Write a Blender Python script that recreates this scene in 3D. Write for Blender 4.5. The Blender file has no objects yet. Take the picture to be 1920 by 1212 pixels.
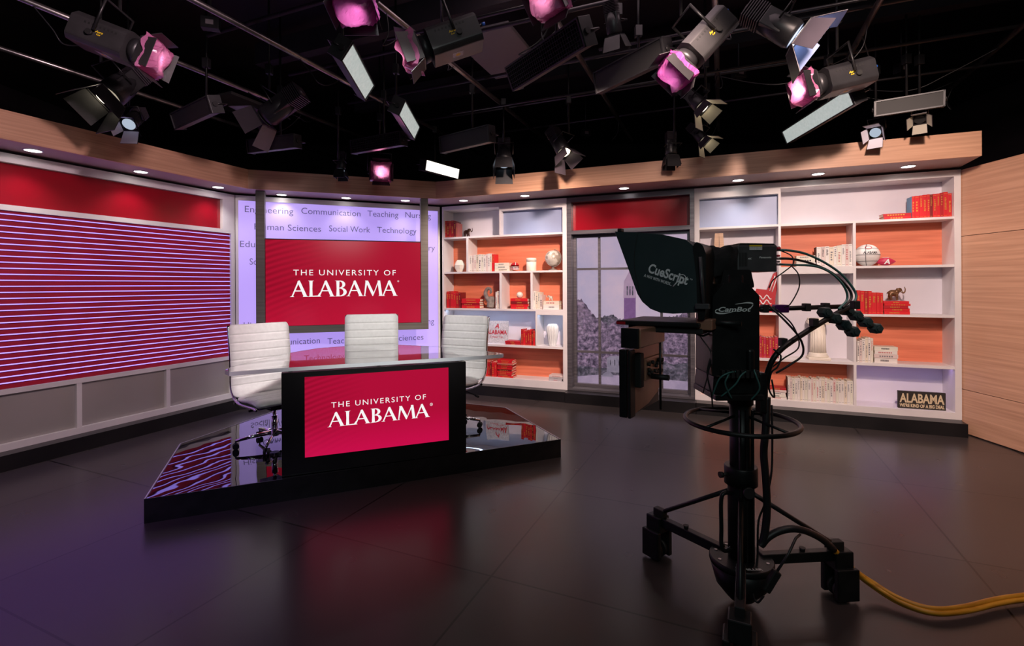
import bpy, bmesh, math, random
from mathutils import Vector, Matrix
random.seed(7)
PI = math.pi
scene = bpy.context.scene
C = scene.collection

# ------------------------------------------------------------------ camera
F, CX, CY, EYE, ROLL = 930.0, 960.0, 534.7, 1.6, -0.005
cd = bpy.data.cameras.new('camera'); cam = bpy.data.objects.new('camera', cd); C.objects.link(cam)
cd.sensor_width = 36; cd.lens = F/1920*36; cd.shift_y = -(606-CY)/1920; cd.clip_start = 0.05
cam.matrix_world = Matrix.Translation((0, 0, EYE)) @ Matrix.Rotation(PI/2, 4, 'X') @ Matrix.Rotation(ROLL, 4, 'Z')
scene.camera = cam
scene.view_settings.view_transform = 'Standard'; scene.view_settings.look = 'None'
scene.view_settings.gamma = 1; scene.view_settings.use_curve_mapping = False
scene.view_settings.exposure = 0.0
w = bpy.data.worlds.new('world'); scene.world = w; w.use_nodes = True
w.node_tree.nodes['Background'].inputs[0].default_value = (0.5, 0.42, 0.55, 1)
w.node_tree.nodes['Background'].inputs[1].default_value = 0.012

def lamp(kind, name, loc, aim, power, color=(1, 1, 1), size=0.3, size_y=None, spot=60, blend=0.6, parent=None):
    l = bpy.data.lights.new(name, kind); l.energy = power; l.color = color
    if kind == 'AREA':
        l.size = size
        if size_y: l.shape = 'RECTANGLE'; l.size_y = size_y
    else: l.shadow_soft_size = size
    if kind == 'SPOT': l.spot_size = math.radians(spot); l.spot_blend = blend
    o = bpy.data.objects.new(name, l); C.objects.link(o); o.location = loc
    o.rotation_euler = (Vector(aim)-Vector(loc)).to_track_quat('-Z', 'Y').to_euler()
    return o
PEACH = (1, .74, .64); WARM = (1, .80, .66); PINK = (1, .72, .78); WHITE = (1, .96, .93)
lamp('SPOT', 'grid_spot', (1.9, 1.9, 3.5), (3.6, 5.7, 1.5), 540, PEACH, .10, spot=66)
lamp('SPOT', 'grid_spot', (0.75, 4.1, 3.35), (-0.05, 7.2, 1.25), 620, PEACH, .08, spot=60)
lamp('SPOT', 'grid_spot', (1.0, 2.6, 3.5), (1.5, 6.7, 1.6), 260, PEACH, .10, spot=52)
lamp('SPOT', 'grid_spot', (-0.6, 1.6, 3.5), (-4.3, 4.2, 1.7), 330, PINK, .15, spot=72)
lamp('SPOT', 'grid_spot', (1.5, 1.2, 3.5), (4.8, 3.8, 1.2), 230, PEACH, .15, spot=80)
lamp('SPOT', 'grid_spot', (-0.2, 2.2, 3.5), (-1.4, 5.0, 1.1), 460, WHITE, .15, spot=42)
lamp('SPOT', 'added_violet_fill', (-2.2, 0.6, 3.5), (-2.6, 2.2, 0), 170, (.34, .10, 1), .2, spot=62, blend=1)  # made-up spot added for the purple glow on the left floor
lamp('SPOT', 'floor_wash', (2.2, 1.6, 3.6), (2.5, 4.2, 0), 190, (1, .66, .60), .2, spot=70, blend=1)
lamp('AREA', 'grid_soft_light', (0.8, 3.2, 4.35), (0.8, 3.4, 0), 26, PINK, 2.2, 2.2)
lamp('AREA', 'added_back_fill', (0.2, -1.2, 3.3), (0.9, 2.6, 1.3), 20, (.85, 1, .98), 1.2, 1.2)  # unseen fill lamp added behind the camera so the rig lettering shows

# ------------------------------------------------------------------ pixel to place
def ray(px, py):
    dx, dy = px-CX, py-CY; c, s = math.cos(ROLL), math.sin(ROLL)
    return (dx*c+dy*s)/F, (-dx*s+dy*c)/F
def at(px, py, Y):
    a, b = ray(px, py); return Vector((a*Y, Y, EYE-b*Y))
def atz(px, py, z):
    a, b = ray(px, py); return at(px, py, (EYE-z)/b)

class Wall:
    """vertical plane: x along it (u), +y into the wall, z up"""
    def __init__(s, P, Q):
        s.P = Vector((P[0], P[1])); d = Vector((Q[0]-P[0], Q[1]-P[1])); s.len = d.length; s.d = d.normalized()
        s.ang = math.atan2(s.d.y, s.d.x); s.n = Vector((-s.d.y, s.d.x))
    def on(s, px, py, v=0.0):
        a, b = ray(px, py); P = s.P + s.n*v
        Y = (s.n.dot(P))/(s.n.x*a+s.n.y)
        return ((Vector((a*Y, Y))-P).dot(s.d), EYE-b*Y)
    def u(s, px, v=0.0, py=534): return s.on(px, py, v)[0]
    def pt(s, u, v, z):
        q = s.P+s.d*u+s.n*v; return Vector((q.x, q.y, z))
C1 = (-3.6694, 6.5511); C2 = (-1.0933, 7.6394); EE = (4.7793, 5.2755)
LD = Vector((C1[0]+4.5488, C1[1]-4.4081)).normalized()
L0 = (C1[0]-LD.x*5.2, C1[1]-LD.y*5.2)
WL = Wall(L0, C1); WB = Wall(C1, C2); WR = Wall(C2, EE); WW = Wall(EE, (4.70, 1.0))
ZT, ZB, ZS, ZF = 2.805, 0.14, 2.832, 3.075

# ------------------------------------------------------------------ materials
def mat(name, col, rough=.5, metal=0, emit=None, es=1, coat=0, trans=0, spec=None, ior=None):
    m = bpy.data.materials.new(name); m.use_nodes = True; b = m.node_tree.nodes['Principled BSDF']
    b.inputs['Base Color'].default_value = (*col, 1); b.inputs['Roughness'].default_value = rough
    b.inputs['Metallic'].default_value = metal
    if emit: b.inputs['Emission Color'].default_value = (*emit, 1); b.inputs['Emission Strength'].default_value = es
    if coat: b.inputs['Coat Weight'].default_value = coat; b.inputs['Coat Roughness'].default_value = .15
    if trans: b.inputs['Transmission Weight'].default_value = trans
    if spec is not None: b.inputs['Specular IOR Level'].default_value = spec
    if ior: b.inputs['IOR'].default_value = ior
    return m
def vary(m, c1, c2, scale=(4, 4, 4), detail=3, bump=0, lo=.35, hi=.65, distort=0):
    """mix two base colours with a noise in object coordinates"""
    nt = m.node_tree; N = nt.nodes; L = nt.links; b = N['Principled BSDF']
    tc = N.new('ShaderNodeTexCoord'); mp = N.new('ShaderNodeMapping'); nz = N.new('ShaderNodeTexNoise'); cr = N.new('ShaderNodeValToRGB')
    mp.inputs['Scale'].default_value = scale; nz.inputs['Scale'].default_value = 1; nz.inputs['Detail'].default_value = detail
    nz.inputs['Distortion'].default_value = distort
    cr.color_ramp.elements[0].position = lo; cr.color_ramp.elements[1].position = hi
    cr.color_ramp.elements[0].color = (*c1, 1); cr.color_ramp.elements[1].color = (*c2, 1)
    L.new(tc.outputs['Object'], mp.inputs[0]); L.new(mp.outputs[0], nz.inputs['Vector']); L.new(nz.outputs[0], cr.inputs[0])
    L.new(cr.outputs[0], b.inputs['Base Color'])
    if bump:
        bp = N.new('ShaderNodeBump'); bp.inputs['Strength'].default_value = bump; bp.inputs['Distance'].default_value = .01
        L.new(nz.outputs[0], bp.inputs['Height']); L.new(bp.outputs[0], b.inputs['Normal'])
    return m
M = {}
M['veneer'] = vary(mat('light_oak_veneer', (.6, .4, .28), .42), (.50, .27, .165), (.68, .39, .25), (1.0, 1.0, 44), 5, 0.02, .3, .7, .3)
M['shelf_veneer'] = vary(mat('orange_veneer', (.7, .3, .16), .5), (.66, .175, .092), (.85, .265, .145), (1.2, 1.2, 22), 5, 0, .3, .7, .4)
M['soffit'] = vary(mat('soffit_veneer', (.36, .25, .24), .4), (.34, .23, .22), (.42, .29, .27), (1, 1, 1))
M['camgrey'] = vary(mat('camera_body_grey', (.06, .06, .065), .4, .1), (.055, .055, .06), (.07, .07, .075), (20, 20, 20))
M['white'] = vary(mat('satin_white', (.72, .68, .68), .38), (.70, .67, .68), (.76, .73, .73), (3, 3, 3))
M['alu'] = vary(mat('brushed_aluminium', (.5, .48, .5), .34, .55), (.44, .43, .46), (.56, .54, .57), (1, 1, 60), 2)
M['whiteback'] = vary(mat('white_back_panel', (.7, .68, .74), .5), (.70, .68, .76), (.76, .73, .80), (2, 2, 2))
M['frost'] = vary(mat('frosted_grey_panel', (.3, .35, .5), .42, .1), (.25, .30, .46), (.31, .36, .52), (1.5, 1.5, 1.5))
M['greypanel'] = vary(mat('grey_laminate', (.40, .38, .36), .36, .2), (.38, .36, .34), (.44, .41, .39), (1, 1, 1))
M['redgloss'] = vary(mat('glossy_crimson_panel', (.36, .004, .014), .22, coat=.5), (.25, .002, .010), (.31, .004, .015), (1, 1, 1))
M['redmatte'] = vary(mat('crimson_panel', (.30, .004, .02), .5), (.36, .003, .018), (.44, .005, .026), (2, 2, 2))
M['black'] = vary(mat('black_laminate', (.008, .008, .009), .35), (.006, .006, .007), (.012, .011, .012), (3, 3, 3))
M['blackmetal'] = vary(mat('black_painted_metal', (.012, .012, .013), .38, .3), (.010, .010, .011), (.02, .019, .02), (9, 9, 9))
M['rigblack'] = vary(mat('rig_black_metal', (.012, .014, .014), .42, .4), (.009, .011, .012), (.018, .02, .02), (12, 12, 12))
M['hood'] = vary(mat('black_hood_shell', (.018, .036, .038), .45), (.015, .032, .034), (.022, .042, .044), (4, 4, 4))
M['cloth'] = vary(mat('black_cloth', (.006, .006, .007), .95), (.004, .004, .005), (.012, .011, .012), (20, 20, 20), 4, .4)
M['rubber'] = mat('black_rubber', (.01, .01, .01), .6)
M['cable'] = mat('black_cable', (.012, .012, .014), .45)
M['greencable'] = mat('teal_cable', (.05, .16, .15), .4)
M['bronze'] = vary(mat('brown_panel_back', (.36, .18, .12), .4, .2), (.33, .16, .105), (.42, .21, .14), (6, 6, 6))
M['chrome'] = mat('chrome', (.75, .75, .77), .08, 1)
M['darkchrome'] = mat('dark_chrome', (.10, .10, .11), .12, 1)
M['steel'] = vary(mat('galvanised_pipe', (.35, .30, .30), .3, .9), (.26, .23, .24), (.42, .37, .36), (6, 6, 6))
M['bar'] = mat('dark_strut', (.06, .055, .06), .4, .7)
M['leather'] = vary(mat('white_leather', (.8, .79, .77), .45), (.78, .77, .75), (.83, .82, .80), (30, 30, 30), 2, .03)
M['ceil'] = vary(mat('black_ceiling', (.012, .009, .012), .8), (.014, .010, .015), (.034, .023, .03), (1.2, 1.2, 1.2), 4)
M['fixgrey'] = vary(mat('grey_fixture_paint', (.032, .031, .032), .42, .2), (.028, .027, .028), (.040, .038, .040), (6, 6, 6))
M['fixdark'] = vary(mat('dark_fixture_paint', (.02, .02, .022), .4, .2), (.016, .016, .018), (.028, .027, .03), (6, 6, 6))
M['door'] = vary(mat('barn_door_plum_black', (.05, .04, .05), .4, .2), (.045, .036, .045), (.06, .048, .06), (5, 5, 5))
M['yellow'] = mat('yellow_print', (.8, .55, .02), .5)
M['blueplug'] = mat('blue_connector', (.02, .12, .55), .4)
M['yellowcable'] = vary(mat('yellow_braided_cable', (.55, .25, .012), .5), (.42, .18, .006), (.62, .30, .02), (8, 8, 60), 2, .1)
M['gold'] = mat('gold_foil', (.75, .42, .08), .35, .6)
M['cream'] = mat('cream_glaze', (.78, .72, .62), .45)
M['page'] = mat('book_pages', (.78, .68, .52), .8)
M['ink'] = mat('dark_ink', (.03, .03, .04), .6); M['greyink'] = mat('grey_ink', (.2, .2, .22), .6); M['paleredink'] = mat('pale_red_ink', (.5, .15, .15), .6)
M['redink'] = mat('red_ink', (.5, .01, .03), .6)
M['letterwhite'] = mat('white_lettering', (.75, .78, .78), .5)
M['darkbronze'] = mat('dark_bronze_figure', (.06, .022, .015), .25, .6)
M['brownbronze'] = vary(mat('brown_bronze_figure', (.2, .1, .05), .35, .5), (.12, .06, .03), (.3, .16, .08), (40, 40, 40))
M['stone'] = vary(mat('grey_brown_stone', (.2, .17, .15), .6), (.16, .135, .12), (.26, .22, .19), (25, 25, 25))
M['silver'] = vary(mat('silver_globe', (.6, .56, .5), .4, .2), (.66, .62, .54), (.36, .31, .25), (11, 11, 11), 3, 0, .50, .54)
M['tan'] = vary(mat('pale_beech', (.75, .5, .33), .5), (.7, .45, .29), (.8, .55, .37), (3, 3, 40))
M['postbrown'] = vary(mat('bronze_grey_post', (.15, .14, .125), .38, .3), (.13, .12, .105), (.17, .16, .14), (1, 1, 30))
M['riser'] = mat('black_mirror_acrylic', (.003, .003, .004), .012)
M['riser'].node_tree.nodes['Principled BSDF'].inputs['IOR'].default_value = 1.85
M['riser'].node_tree.nodes['Principled BSDF'].inputs['Coat Roughness'].default_value = .01
M['label'] = vary(mat('paper_label', (.6, .58, .6), .6), (.5, .48, .5), (.66, .64, .66), (90, 90, 90))
def glass(name, tint, rough=0.0, ior=1.5):
    m = bpy.data.materials.new(name); m.use_nodes = True; N = m.node_tree.nodes; L = m.node_tree.links
    b = N['Principled BSDF']; b.inputs['Base Color'].default_value = (*tint, 1); b.inputs['Transmission Weight'].default_value = 1
    b.inputs['Roughness'].default_value = rough; b.inputs['IOR'].default_value = ior
    return m
M['glass'] = glass('clear_glass', (.97, .99, 1), ior=1.9)
M['glassedge'] = mat('pale_edge_highlight', (.82, .88, .92), .2, 0, trans=.08, coat=1)  # bright edge of the glass put into a pale, nearly opaque colour
def emis(name, col, s=1.0):
    m = mat(name, (0, 0, 0), .5, emit=col, es=s, spec=0.1); return m
M['down'] = emis('downlight_glow', (1, .95, .9), 9)
M['led'] = emis('lavender_led', (.31, .215, .84), 2.3)
M['softlit'] = vary(emis('soft_panel_glow', (.62, .70, .66), .62), (.3, .3, .3), (.5, .5, .5), (30, 30, 30))
M['softbright'] = emis('bright_panel_glow', (1, .96, .86), 1.8)
M['lens'] = emis('lit_lens', (1, .85, .62), 6)
M['lensblue'] = emis('blue_lit_lens', (.65, .75, 1), 8)
M['lenscold'] = emis('cool_lens', (.6, .7, .85), .7)
M['redled'] = emis('red_indicator', (1, .02, .05), 2)
M['warmdoor'] = mat('warm_white_door_inside', (.45, .42, .34), .5)
M['bluedoor'] = mat('blue_white_door_inside', (.30, .38, .62), .5, emit=(.25, .35, .7), es=.0)
# coloured gel: thin film that takes and lets through light
def gel(name, col, glow=0.0):
    m = bpy.data.materials.new(name); m.use_nodes = True; N = m.node_tree.nodes; L = m.node_tree.links
    b = N['Principled BSDF']; b.inputs['Base Color'].default_value = (*col, 1); b.inputs['Roughness'].default_value = .12
    b.inputs['Specular IOR Level'].default_value = 1.0; b.inputs['Coat Weight'].default_value = 1
    tr = N.new('ShaderNodeBsdfTranslucent'); tr.inputs[0].default_value = (*col, 1)
    tp = N.new('ShaderNodeBsdfTransparent'); tp.inputs[0].default_value = (*col, 1)
    mx = N.new('ShaderNodeMixShader'); mx.inputs[0].default_value = .45
    mx2 = N.new('ShaderNodeMixShader'); mx2.inputs[0].default_value = .25
    L.new(b.outputs[0], mx.inputs[1]); L.new(tr.outputs[0], mx.inputs[2]); L.new(mx.outputs[0], mx2.inputs[1]); L.new(tp.outputs[0], mx2.inputs[2])
    L.new(mx2.outputs[0], N['Material Output'].inputs[0])
    return m
M['gelpink'] = gel('pink_gel', (.85, .28, .55)); M['gelmagenta'] = gel('magenta_gel', (.72, .16, .55))
def screen_mat(name, base, dark, edge):
    """display picture: crimson field, fine darker arcs, brighter edge"""
    m = bpy.data.materials.new(name); m.use_nodes = True; N = m.node_tree.nodes; L = m.node_tree.links; b = N['Principled BSDF']
    b.inputs['Base Color'].default_value = (.01, .001, .002, 1); b.inputs['Roughness'].default_value = .18
    tc = N.new('ShaderNodeTexCoord'); wv = N.new('ShaderNodeTexWave'); wv.wave_type = 'RINGS'; wv.rings_direction = 'SPHERICAL'
    mp = N.new('ShaderNodeMapping'); mp.inputs['Location'].default_value = (-1.3, 0, 1.4) ; mp.vector_type = 'POINT'
    wv.inputs['Scale'].default_value = 5.5; wv.inputs['Distortion'].default_value = .6
    L.new(tc.outputs['Generated'], mp.inputs[0]); L.new(mp.outputs[0], wv.inputs[0])
    sp = N.new('ShaderNodeSeparateXYZ'); L.new(tc.outputs['Generated'], sp.inputs[0])
    r1 = N.new('ShaderNodeMapRange'); r1.inputs[1].default_value = .42; r1.inputs[2].default_value = .0; L.new(sp.outputs[0], r1.inputs[0])
    mu = N.new('ShaderNodeMath'); mu.operation = 'MULTIPLY'; L.new(r1.outputs[0], mu.inputs[0]); L.new(wv.outputs['Fac'], mu.inputs[1])
    cr = N.new('ShaderNodeMix'); cr.data_type = 'RGBA'; cr.inputs[6].default_value = (*base, 1); cr.inputs[7].default_value = (*dark, 1)
    L.new(mu.outputs[0], cr.inputs[0])
    r2 = N.new('ShaderNodeMapRange'); r2.inputs[1].default_value = .45; r2.inputs[2].default_value = 0; r2.inputs[4].default_value = .8; L.new(sp.outputs[2], r2.inputs[0])
    c2 = N.new('ShaderNodeMix'); c2.data_type = 'RGBA'; c2.inputs[7].default_value = (*edge, 1)
    L.new(r2.outputs[0], c2.inputs[0]); L.new(cr.outputs[2], c2.inputs[6])
    L.new(c2.outputs[2], b.inputs['Emission Color']); b.inputs['Emission Strength'].default_value = 1
    return m
M['tvpic'] = screen_mat('display_crimson_picture', (.40, .004, .026), (.27, .003, .018), (.50, .006, .035))
M['deskpic'] = screen_mat('desk_display_picture', (.42, .004, .036), (.30, .003, .024), (.62, .004, .075))
M['pictxt'] = emis('display_white_lettering', (.95, .93, .93), 1)

# floor: satin black vinyl tiles laid on the diagonal
def floor_mat():
    m = mat('black_vinyl_floor', (.03, .028, .03), .3); nt = m.node_tree; N = nt.nodes; L = nt.links; b = N['Principled BSDF']
    tc = N.new('ShaderNodeTexCoord'); mp = N.new('ShaderNodeMapping'); mp.inputs['Rotation'].default_value = (0, 0, math.radians(24))
    L.new(tc.outputs['Object'], mp.inputs[0])
    br = N.new('ShaderNodeTexBrick'); br.offset = 0; br.inputs['Scale'].default_value = 1; br.inputs['Brick Width'].default_value = 1.22
    br.inputs['Row Height'].default_value = 1.22; br.inputs['Mortar Size'].default_value = .006; br.inputs['Mortar Smooth'].default_value = .1
    br.inputs['Color1'].default_value = (1, 1, 1, 1); br.inputs['Color2'].default_value = (.80, .80, .80, 1); br.inputs['Mortar'].default_value = (.08, .08, .08, 1)
    L.new(mp.outputs[0], br.inputs[0])
    nz = N.new('ShaderNodeTexNoise'); nz.inputs['Scale'].default_value = 2.2; nz.inputs['Detail'].default_value = 3; L.new(tc.outputs['Object'], nz.inputs[0])
    cr = N.new('ShaderNodeValToRGB'); cr.color_ramp.elements[0].color = (.042, .034, .033, 1); cr.color_ramp.elements[1].color = (.050, .040, .038, 1)
    L.new(nz.outputs[0], cr.inputs[0])
    mx = N.new('ShaderNodeMix'); mx.data_type = 'RGBA'; mx.blend_type = 'MULTIPLY'; mx.inputs[0].default_value = 1
    L.new(cr.outputs[0], mx.inputs[6]); L.new(br.outputs[0], mx.inputs[7]); L.new(mx.outputs[2], b.inputs['Base Color'])
    n2 = N.new('ShaderNodeTexNoise'); n2.inputs['Scale'].default_value = 5; n2.inputs['Detail'].default_value = 1; L.new(tc.outputs['Object'], n2.inputs[0])
    mr = N.new('ShaderNodeMapRange'); mr.inputs[3].default_value = .27; mr.inputs[4].default_value = .285; b.inputs['IOR'].default_value = 1.5; L.new(n2.outputs[0], mr.inputs[0])
    L.new(mr.outputs[0], b.inputs['Roughness'])
    return m
M['floor'] = floor_mat()
def riser_bump():
    m = M['riser']; N = m.node_tree.nodes; L = m.node_tree.links
    tc = N.new('ShaderNodeTexCoord'); nz = N.new('ShaderNodeTexNoise'); nz.inputs['Scale'].default_value = 3.0; nz.inputs['Detail'].default_value = 1
    L.new(tc.outputs['Object'], nz.inputs[0]); bp = N.new('ShaderNodeBump'); bp.inputs['Strength'].default_value = .022; bp.inputs['Distance'].default_value = .1
    L.new(nz.outputs[0], bp.inputs['Height'])
    L.new(bp.outputs[0], N['Principled BSDF'].inputs['Normal']); L.new(bp.outputs[0], N['Principled BSDF'].inputs['Coat Normal'])
riser_bump()
BOOKC = {
 'red': ((.62, .010, .018), 'bright red'), 'deepred': ((.42, .006, .014), 'crimson'), 'maroon': ((.20, .008, .012), 'dark maroon'),
 'rose': ((.50, .02, .07), 'rose red'), 'white': ((.76, .72, .68), 'white'), 'cream': ((.74, .66, .54), 'cream'),
 'grey': ((.42, .40, .42), 'pale grey'), 'coral': ((.62, .14, .12), 'coral'), 'ivory': ((.72, .70, .60), 'ivory'), 'blush': ((.70, .58, .55), 'off-white'),
}
for k, (c, _) in BOOKC.items(): M['bk_'+k] = mat('book_cloth_'+k, c, .45)
M['bk_blue'] = mat('book_cloth_blue', (.10, .26, .42), .5)

# ------------------------------------------------------------------ mesh helpers
class MB:
    def __init__(s): s.v = []; s.f = []; s.mi = []; s.cur = 0; s.smooth = []
    def _add(s, vs, fs, sm=False):
        b = len(s.v); s.v += [tuple(v) for v in vs]
        for f in fs: s.f.append(tuple(b+i for i in f)); s.mi.append(s.cur); s.smooth.append(sm)
        return s
    def box(s, x0, x1, y0, y1, z0, z1, T=None):
        vs = [Vector((x, y, z)) for x in (x0, x1) for y in (y0, y1) for z in (z0, z1)]
        if T: vs = [T @ v for v in vs]
        return s._add(vs, [(0, 1, 3, 2), (4, 6, 7, 5), (0, 4, 5, 1), (2, 3, 7, 6), (0, 2, 6, 4), (1, 5, 7, 3)])
    def bbox(s, x0, x1, y0, y1, z0, z1, r=.004, T=None):
        """box with chamfered edges"""
        bm = bmesh.new(); bmesh.ops.create_cube(bm, size=1)
        for v in bm.verts: v.co = Vector(((x0+x1)/2+v.co.x*(x1-x0), (y0+y1)/2+v.co.y*(y1-y0), (z0+z1)/2+v.co.z*(z1-z0)))
        bmesh.ops.bevel(bm, geom=list(bm.edges), offset=min(r, .45*min(abs(x1-x0), abs(y1-y0), abs(z1-z0))), segments=2, profile=.5, affect='EDGES')
        return s.bm(bm, T)
    def bm(s, bm, T=None, sm=False):
        bm.verts.ensure_lookup_table(); bm.verts.index_update()
        vs = [(T @ v.co) if T else v.co.copy() for v in bm.verts]; fs = [tuple(v.index for v in f.verts) for f in bm.faces]
        s._add(vs, fs, sm); bm.free(); return s
    def prism(s, poly, a, b):
        """poly: list of 2d points; a,b: functions mapping 2d to 3d for both ends"""
        n = len(poly); vs = [a(*p) for p in poly]+[b(*p) for p in poly]
        fs = [tuple(range(n)), tuple(range(2*n-1, n-1, -1))]+[(i, i+n, (i+1) % n+n, (i+1) % n) for i in range(n)]
        return s._add(vs, fs)
    def slab(s, poly, z0, z1): return s.prism(poly, lambda x, y: (x, y, z1), lambda x, y: (x, y, z0))
    def side(s, poly, y0, y1): return s.prism(poly, lambda x, z: (x, y0, z), lambda x, z: (x, y1, z))
    def cyl(s, p, q, r, r2=None, n=16, cap=True, sm=True):
        p = Vector(p); q = Vector(q); d = (q-p); 
        if d.length < 1e-7: return s
        d.normalize(); a = d.orthogonal().normalized(); b = d.cross(a); r2 = r if r2 is None else r2
        vs = []
        for c, rr in ((p, r), (q, r2)):
            for i in range(n): t = 2*PI*i/n; vs.append(c+a*rr*math.cos(t)+b*rr*math.sin(t))
        s._add(vs, [(i, (i+1) % n, (i+1) % n+n, i+n) for i in range(n)], sm)
        if cap: s._add(vs, [tuple(range(n-1, -1, -1)), tuple(range(n, 2*n))])
        return s
    def tube(s, pts, r, n=8, closed=False, sm=True):
        pts = [Vector(p) for p in pts]; m = len(pts); rings = []; up = None
        for i, p in enumerate(pts):
            if closed: t = (pts[(i+1) % m]-pts[i-1])
            else: t = pts[min(i+1, m-1)]-pts[max(i-1, 0)]
            t.normalize()
            if up is None: up = t.orthogonal().normalized()
            up = (up-t*up.dot(t)); up = up.normalized() if up.length > 1e-6 else t.orthogonal().normalized()
            b = t.cross(up); rr = r[i] if isinstance(r, (list, tuple)) else r
            rings.append([p+up*rr*math.cos(2*PI*k/n)+b*rr*math.sin(2*PI*k/n) for k in range(n)])
        vs = [v for R in rings for v in R]; fs = []
        for i in range(m if closed else m-1):
            j = (i+1) % m
            for k in range(n): fs.append((i*n+k, i*n+(k+1) % n, j*n+(k+1) % n, j*n+k))
        if not closed: fs += [tuple(range(n-1, -1, -1)), tuple((m-1)*n+k for k in range(n))]
        return s._add(vs, fs, sm)
    def lathe(s, prof, c=(0, 0, 0), n=24, T=None, sm=True, ribs=0, amp=0, cap=True):
        vs = []; m = len(prof)
        for r, z in prof:
            for k in range(n):
                t = 2*PI*k/n; rr = r*(1+(amp*math.cos(ribs*t) if ribs else 0))
                v = Vector((c[0]+rr*math.cos(t), c[1]+rr*math.sin(t), c[2]+z)); vs.append(T @ v if T else v)
        fs = [(i*n+k, i*n+(k+1) % n, (i+1)*n+(k+1) % n, (i+1)*n+k) for i in range(m-1) for k in range(n)]
        s._add(vs, fs, sm)
        if cap: s._add(vs, [tuple(range(n-1, -1, -1)), tuple((m-1)*n+k for k in range(n))])
        return s
    def ball(s, c, r, n=16, T=None):
        bm = bmesh.new(); bmesh.ops.create_uvsphere(bm, u_segments=n, v_segments=max(6, n//2), radius=1)
        r = (r, r, r) if not isinstance(r, (tuple, list)) else r
        for v in bm.verts: v.co = Vector((c[0]+v.co.x*r[0], c[1]+v.co.y*r[1], c[2]+v.co.z*r[2]))
        return s.bm(bm, T, True)
    def build(s, name, m, parent=None, loc=None, rot=None):
        me = bpy.data.meshes.new(name); me.from_pydata(s.v, [], s.f); me.update()
        bmm = bmesh.new(); bmm.from_mesh(me); bmesh.ops.remove_doubles(bmm, verts=bmm.verts, dist=1e-6)
        bmesh.ops.recalc_face_normals(bmm, faces=bmm.faces)
        bmm.to_mesh(me); bmm.free()
        ms = m if isinstance(m, (list, tuple)) else [m]
        for x in ms: me.materials.append(M[x] if isinstance(x, str) else x)
        if len(me.polygons) == len(s.f):
            for p, i, q in zip(me.polygons, s.mi, s.smooth): p.material_index = i; p.use_smooth = q
        o = bpy.data.objects.new(name, me); C.objects.link(o)
        if parent: o.parent = parent
        if loc is not None: o.location = loc
        if rot is not None: o.rotation_euler = rot
        return o
def tag(o, label, cat, group=None, kind=None):
    if label: o['label'] = label
    if cat: o['category'] = cat
    if group: o['group'] = group
    if kind: o['kind'] = kind
    return o
def thing(name, label, cat, loc=(0, 0, 0), rz=0, group=None, rot=None):
    o = bpy.data.objects.new(name, None); C.objects.link(o); o.empty_display_size = .1
    o.location = loc; o.rotation_euler = rot if rot else (0, 0, rz); return tag(o, label, cat, group)
def struct(o): o['kind'] = 'structure'; return o
def smooth_curve(pts, k=6):
    """catmull-rom"""
    P = [Vector(p) for p in pts]; out = []
    for i in range(len(P)-1):
        a, b, c, d = P[max(i-1, 0)], P[i], P[i+1], P[min(i+2, len(P)-1)]
        for j in range(k):
            t = j/k; out.append(.5*((2*b)+(c-a)*t+(2*a-5*b+4*c-d)*t*t+(3*b-a-3*c+d)*t**3))
    out.append(P[-1]); return out
def blob(parts, name, m, parent, voxel=.006):
    """ellipsoids and tapered capsules fused into one surface"""
    mb = MB()
    for p in parts:
        if p[0] == 'e': mb.ball(p[1], p[2], 14)
        else: mb.tube(smooth_curve(p[1], 4), [p[2]+(p[3]-p[2])*i/((len(p[1])-1)*4) for i in range((len(p[1])-1)*4+1)], 8)
    o = mb.build(name, m, parent); md = o.modifiers.new('r', 'REMESH'); md.mode = 'VOXEL'; md.voxel_size = voxel; md.use_smooth_shade = True
    sm = o.modifiers.new('s', 'SMOOTH'); sm.iterations = 3
    dg = bpy.context.evaluated_depsgraph_get(); me = bpy.data.meshes.new_from_object(o.evaluated_get(dg)); o.modifiers.clear(); o.data = me
    return o
# lettering: returns a MB-ready (verts, faces) of flat text lying in local xz, facing -y
def text(s, w=None, h=None, ext=.001, spacing=1.0, align='LEFT', shear=0, bold=0):
    cu = bpy.data.curves.new('t', 'FONT'); cu.body = s; cu.size = 1; cu.extrude = 0; cu.space_character = spacing; cu.shear = shear; cu.offset = bold
    cu.resolution_u = 3
    o = bpy.data.objects.new('t', cu); C.objects.link(o)
    dg = bpy.context.evaluated_depsgraph_get(); me = bpy.data.meshes.new_from_object(o.evaluated_get(dg))
    vs = [v.co.copy() for v in me.vertices]; fs = [tuple(p.vertices) for p in me.polygons]
    bpy.data.objects.remove(o); bpy.data.curves.remove(cu); bpy.data.meshes.remove(me)
    x0 = min(v.x for v in vs); x1 = max(v.x for v in vs)
    sx = (w/(x1-x0)) if w else None; sy = (h/.72) if h else sx; sx = sx if sx else sy
    vs = [((v.x-x0)*sx, -ext, v.y*sy) for v in vs]
    return vs, fs, (x1-x0)*sx
def put_text(mb, s, x, y, z, w=None, h=None, center=False, T=None, **k):
    vs, fs, tw = text(s, w, h, **k); ox = x-(tw/2 if center else 0)
    vs = [Vector((v[0]+ox, v[1]+y, v[2]+z)) for v in vs]
    if T: vs = [T @ v for v in vs]
    mb._add(vs, fs); return tw
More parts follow.
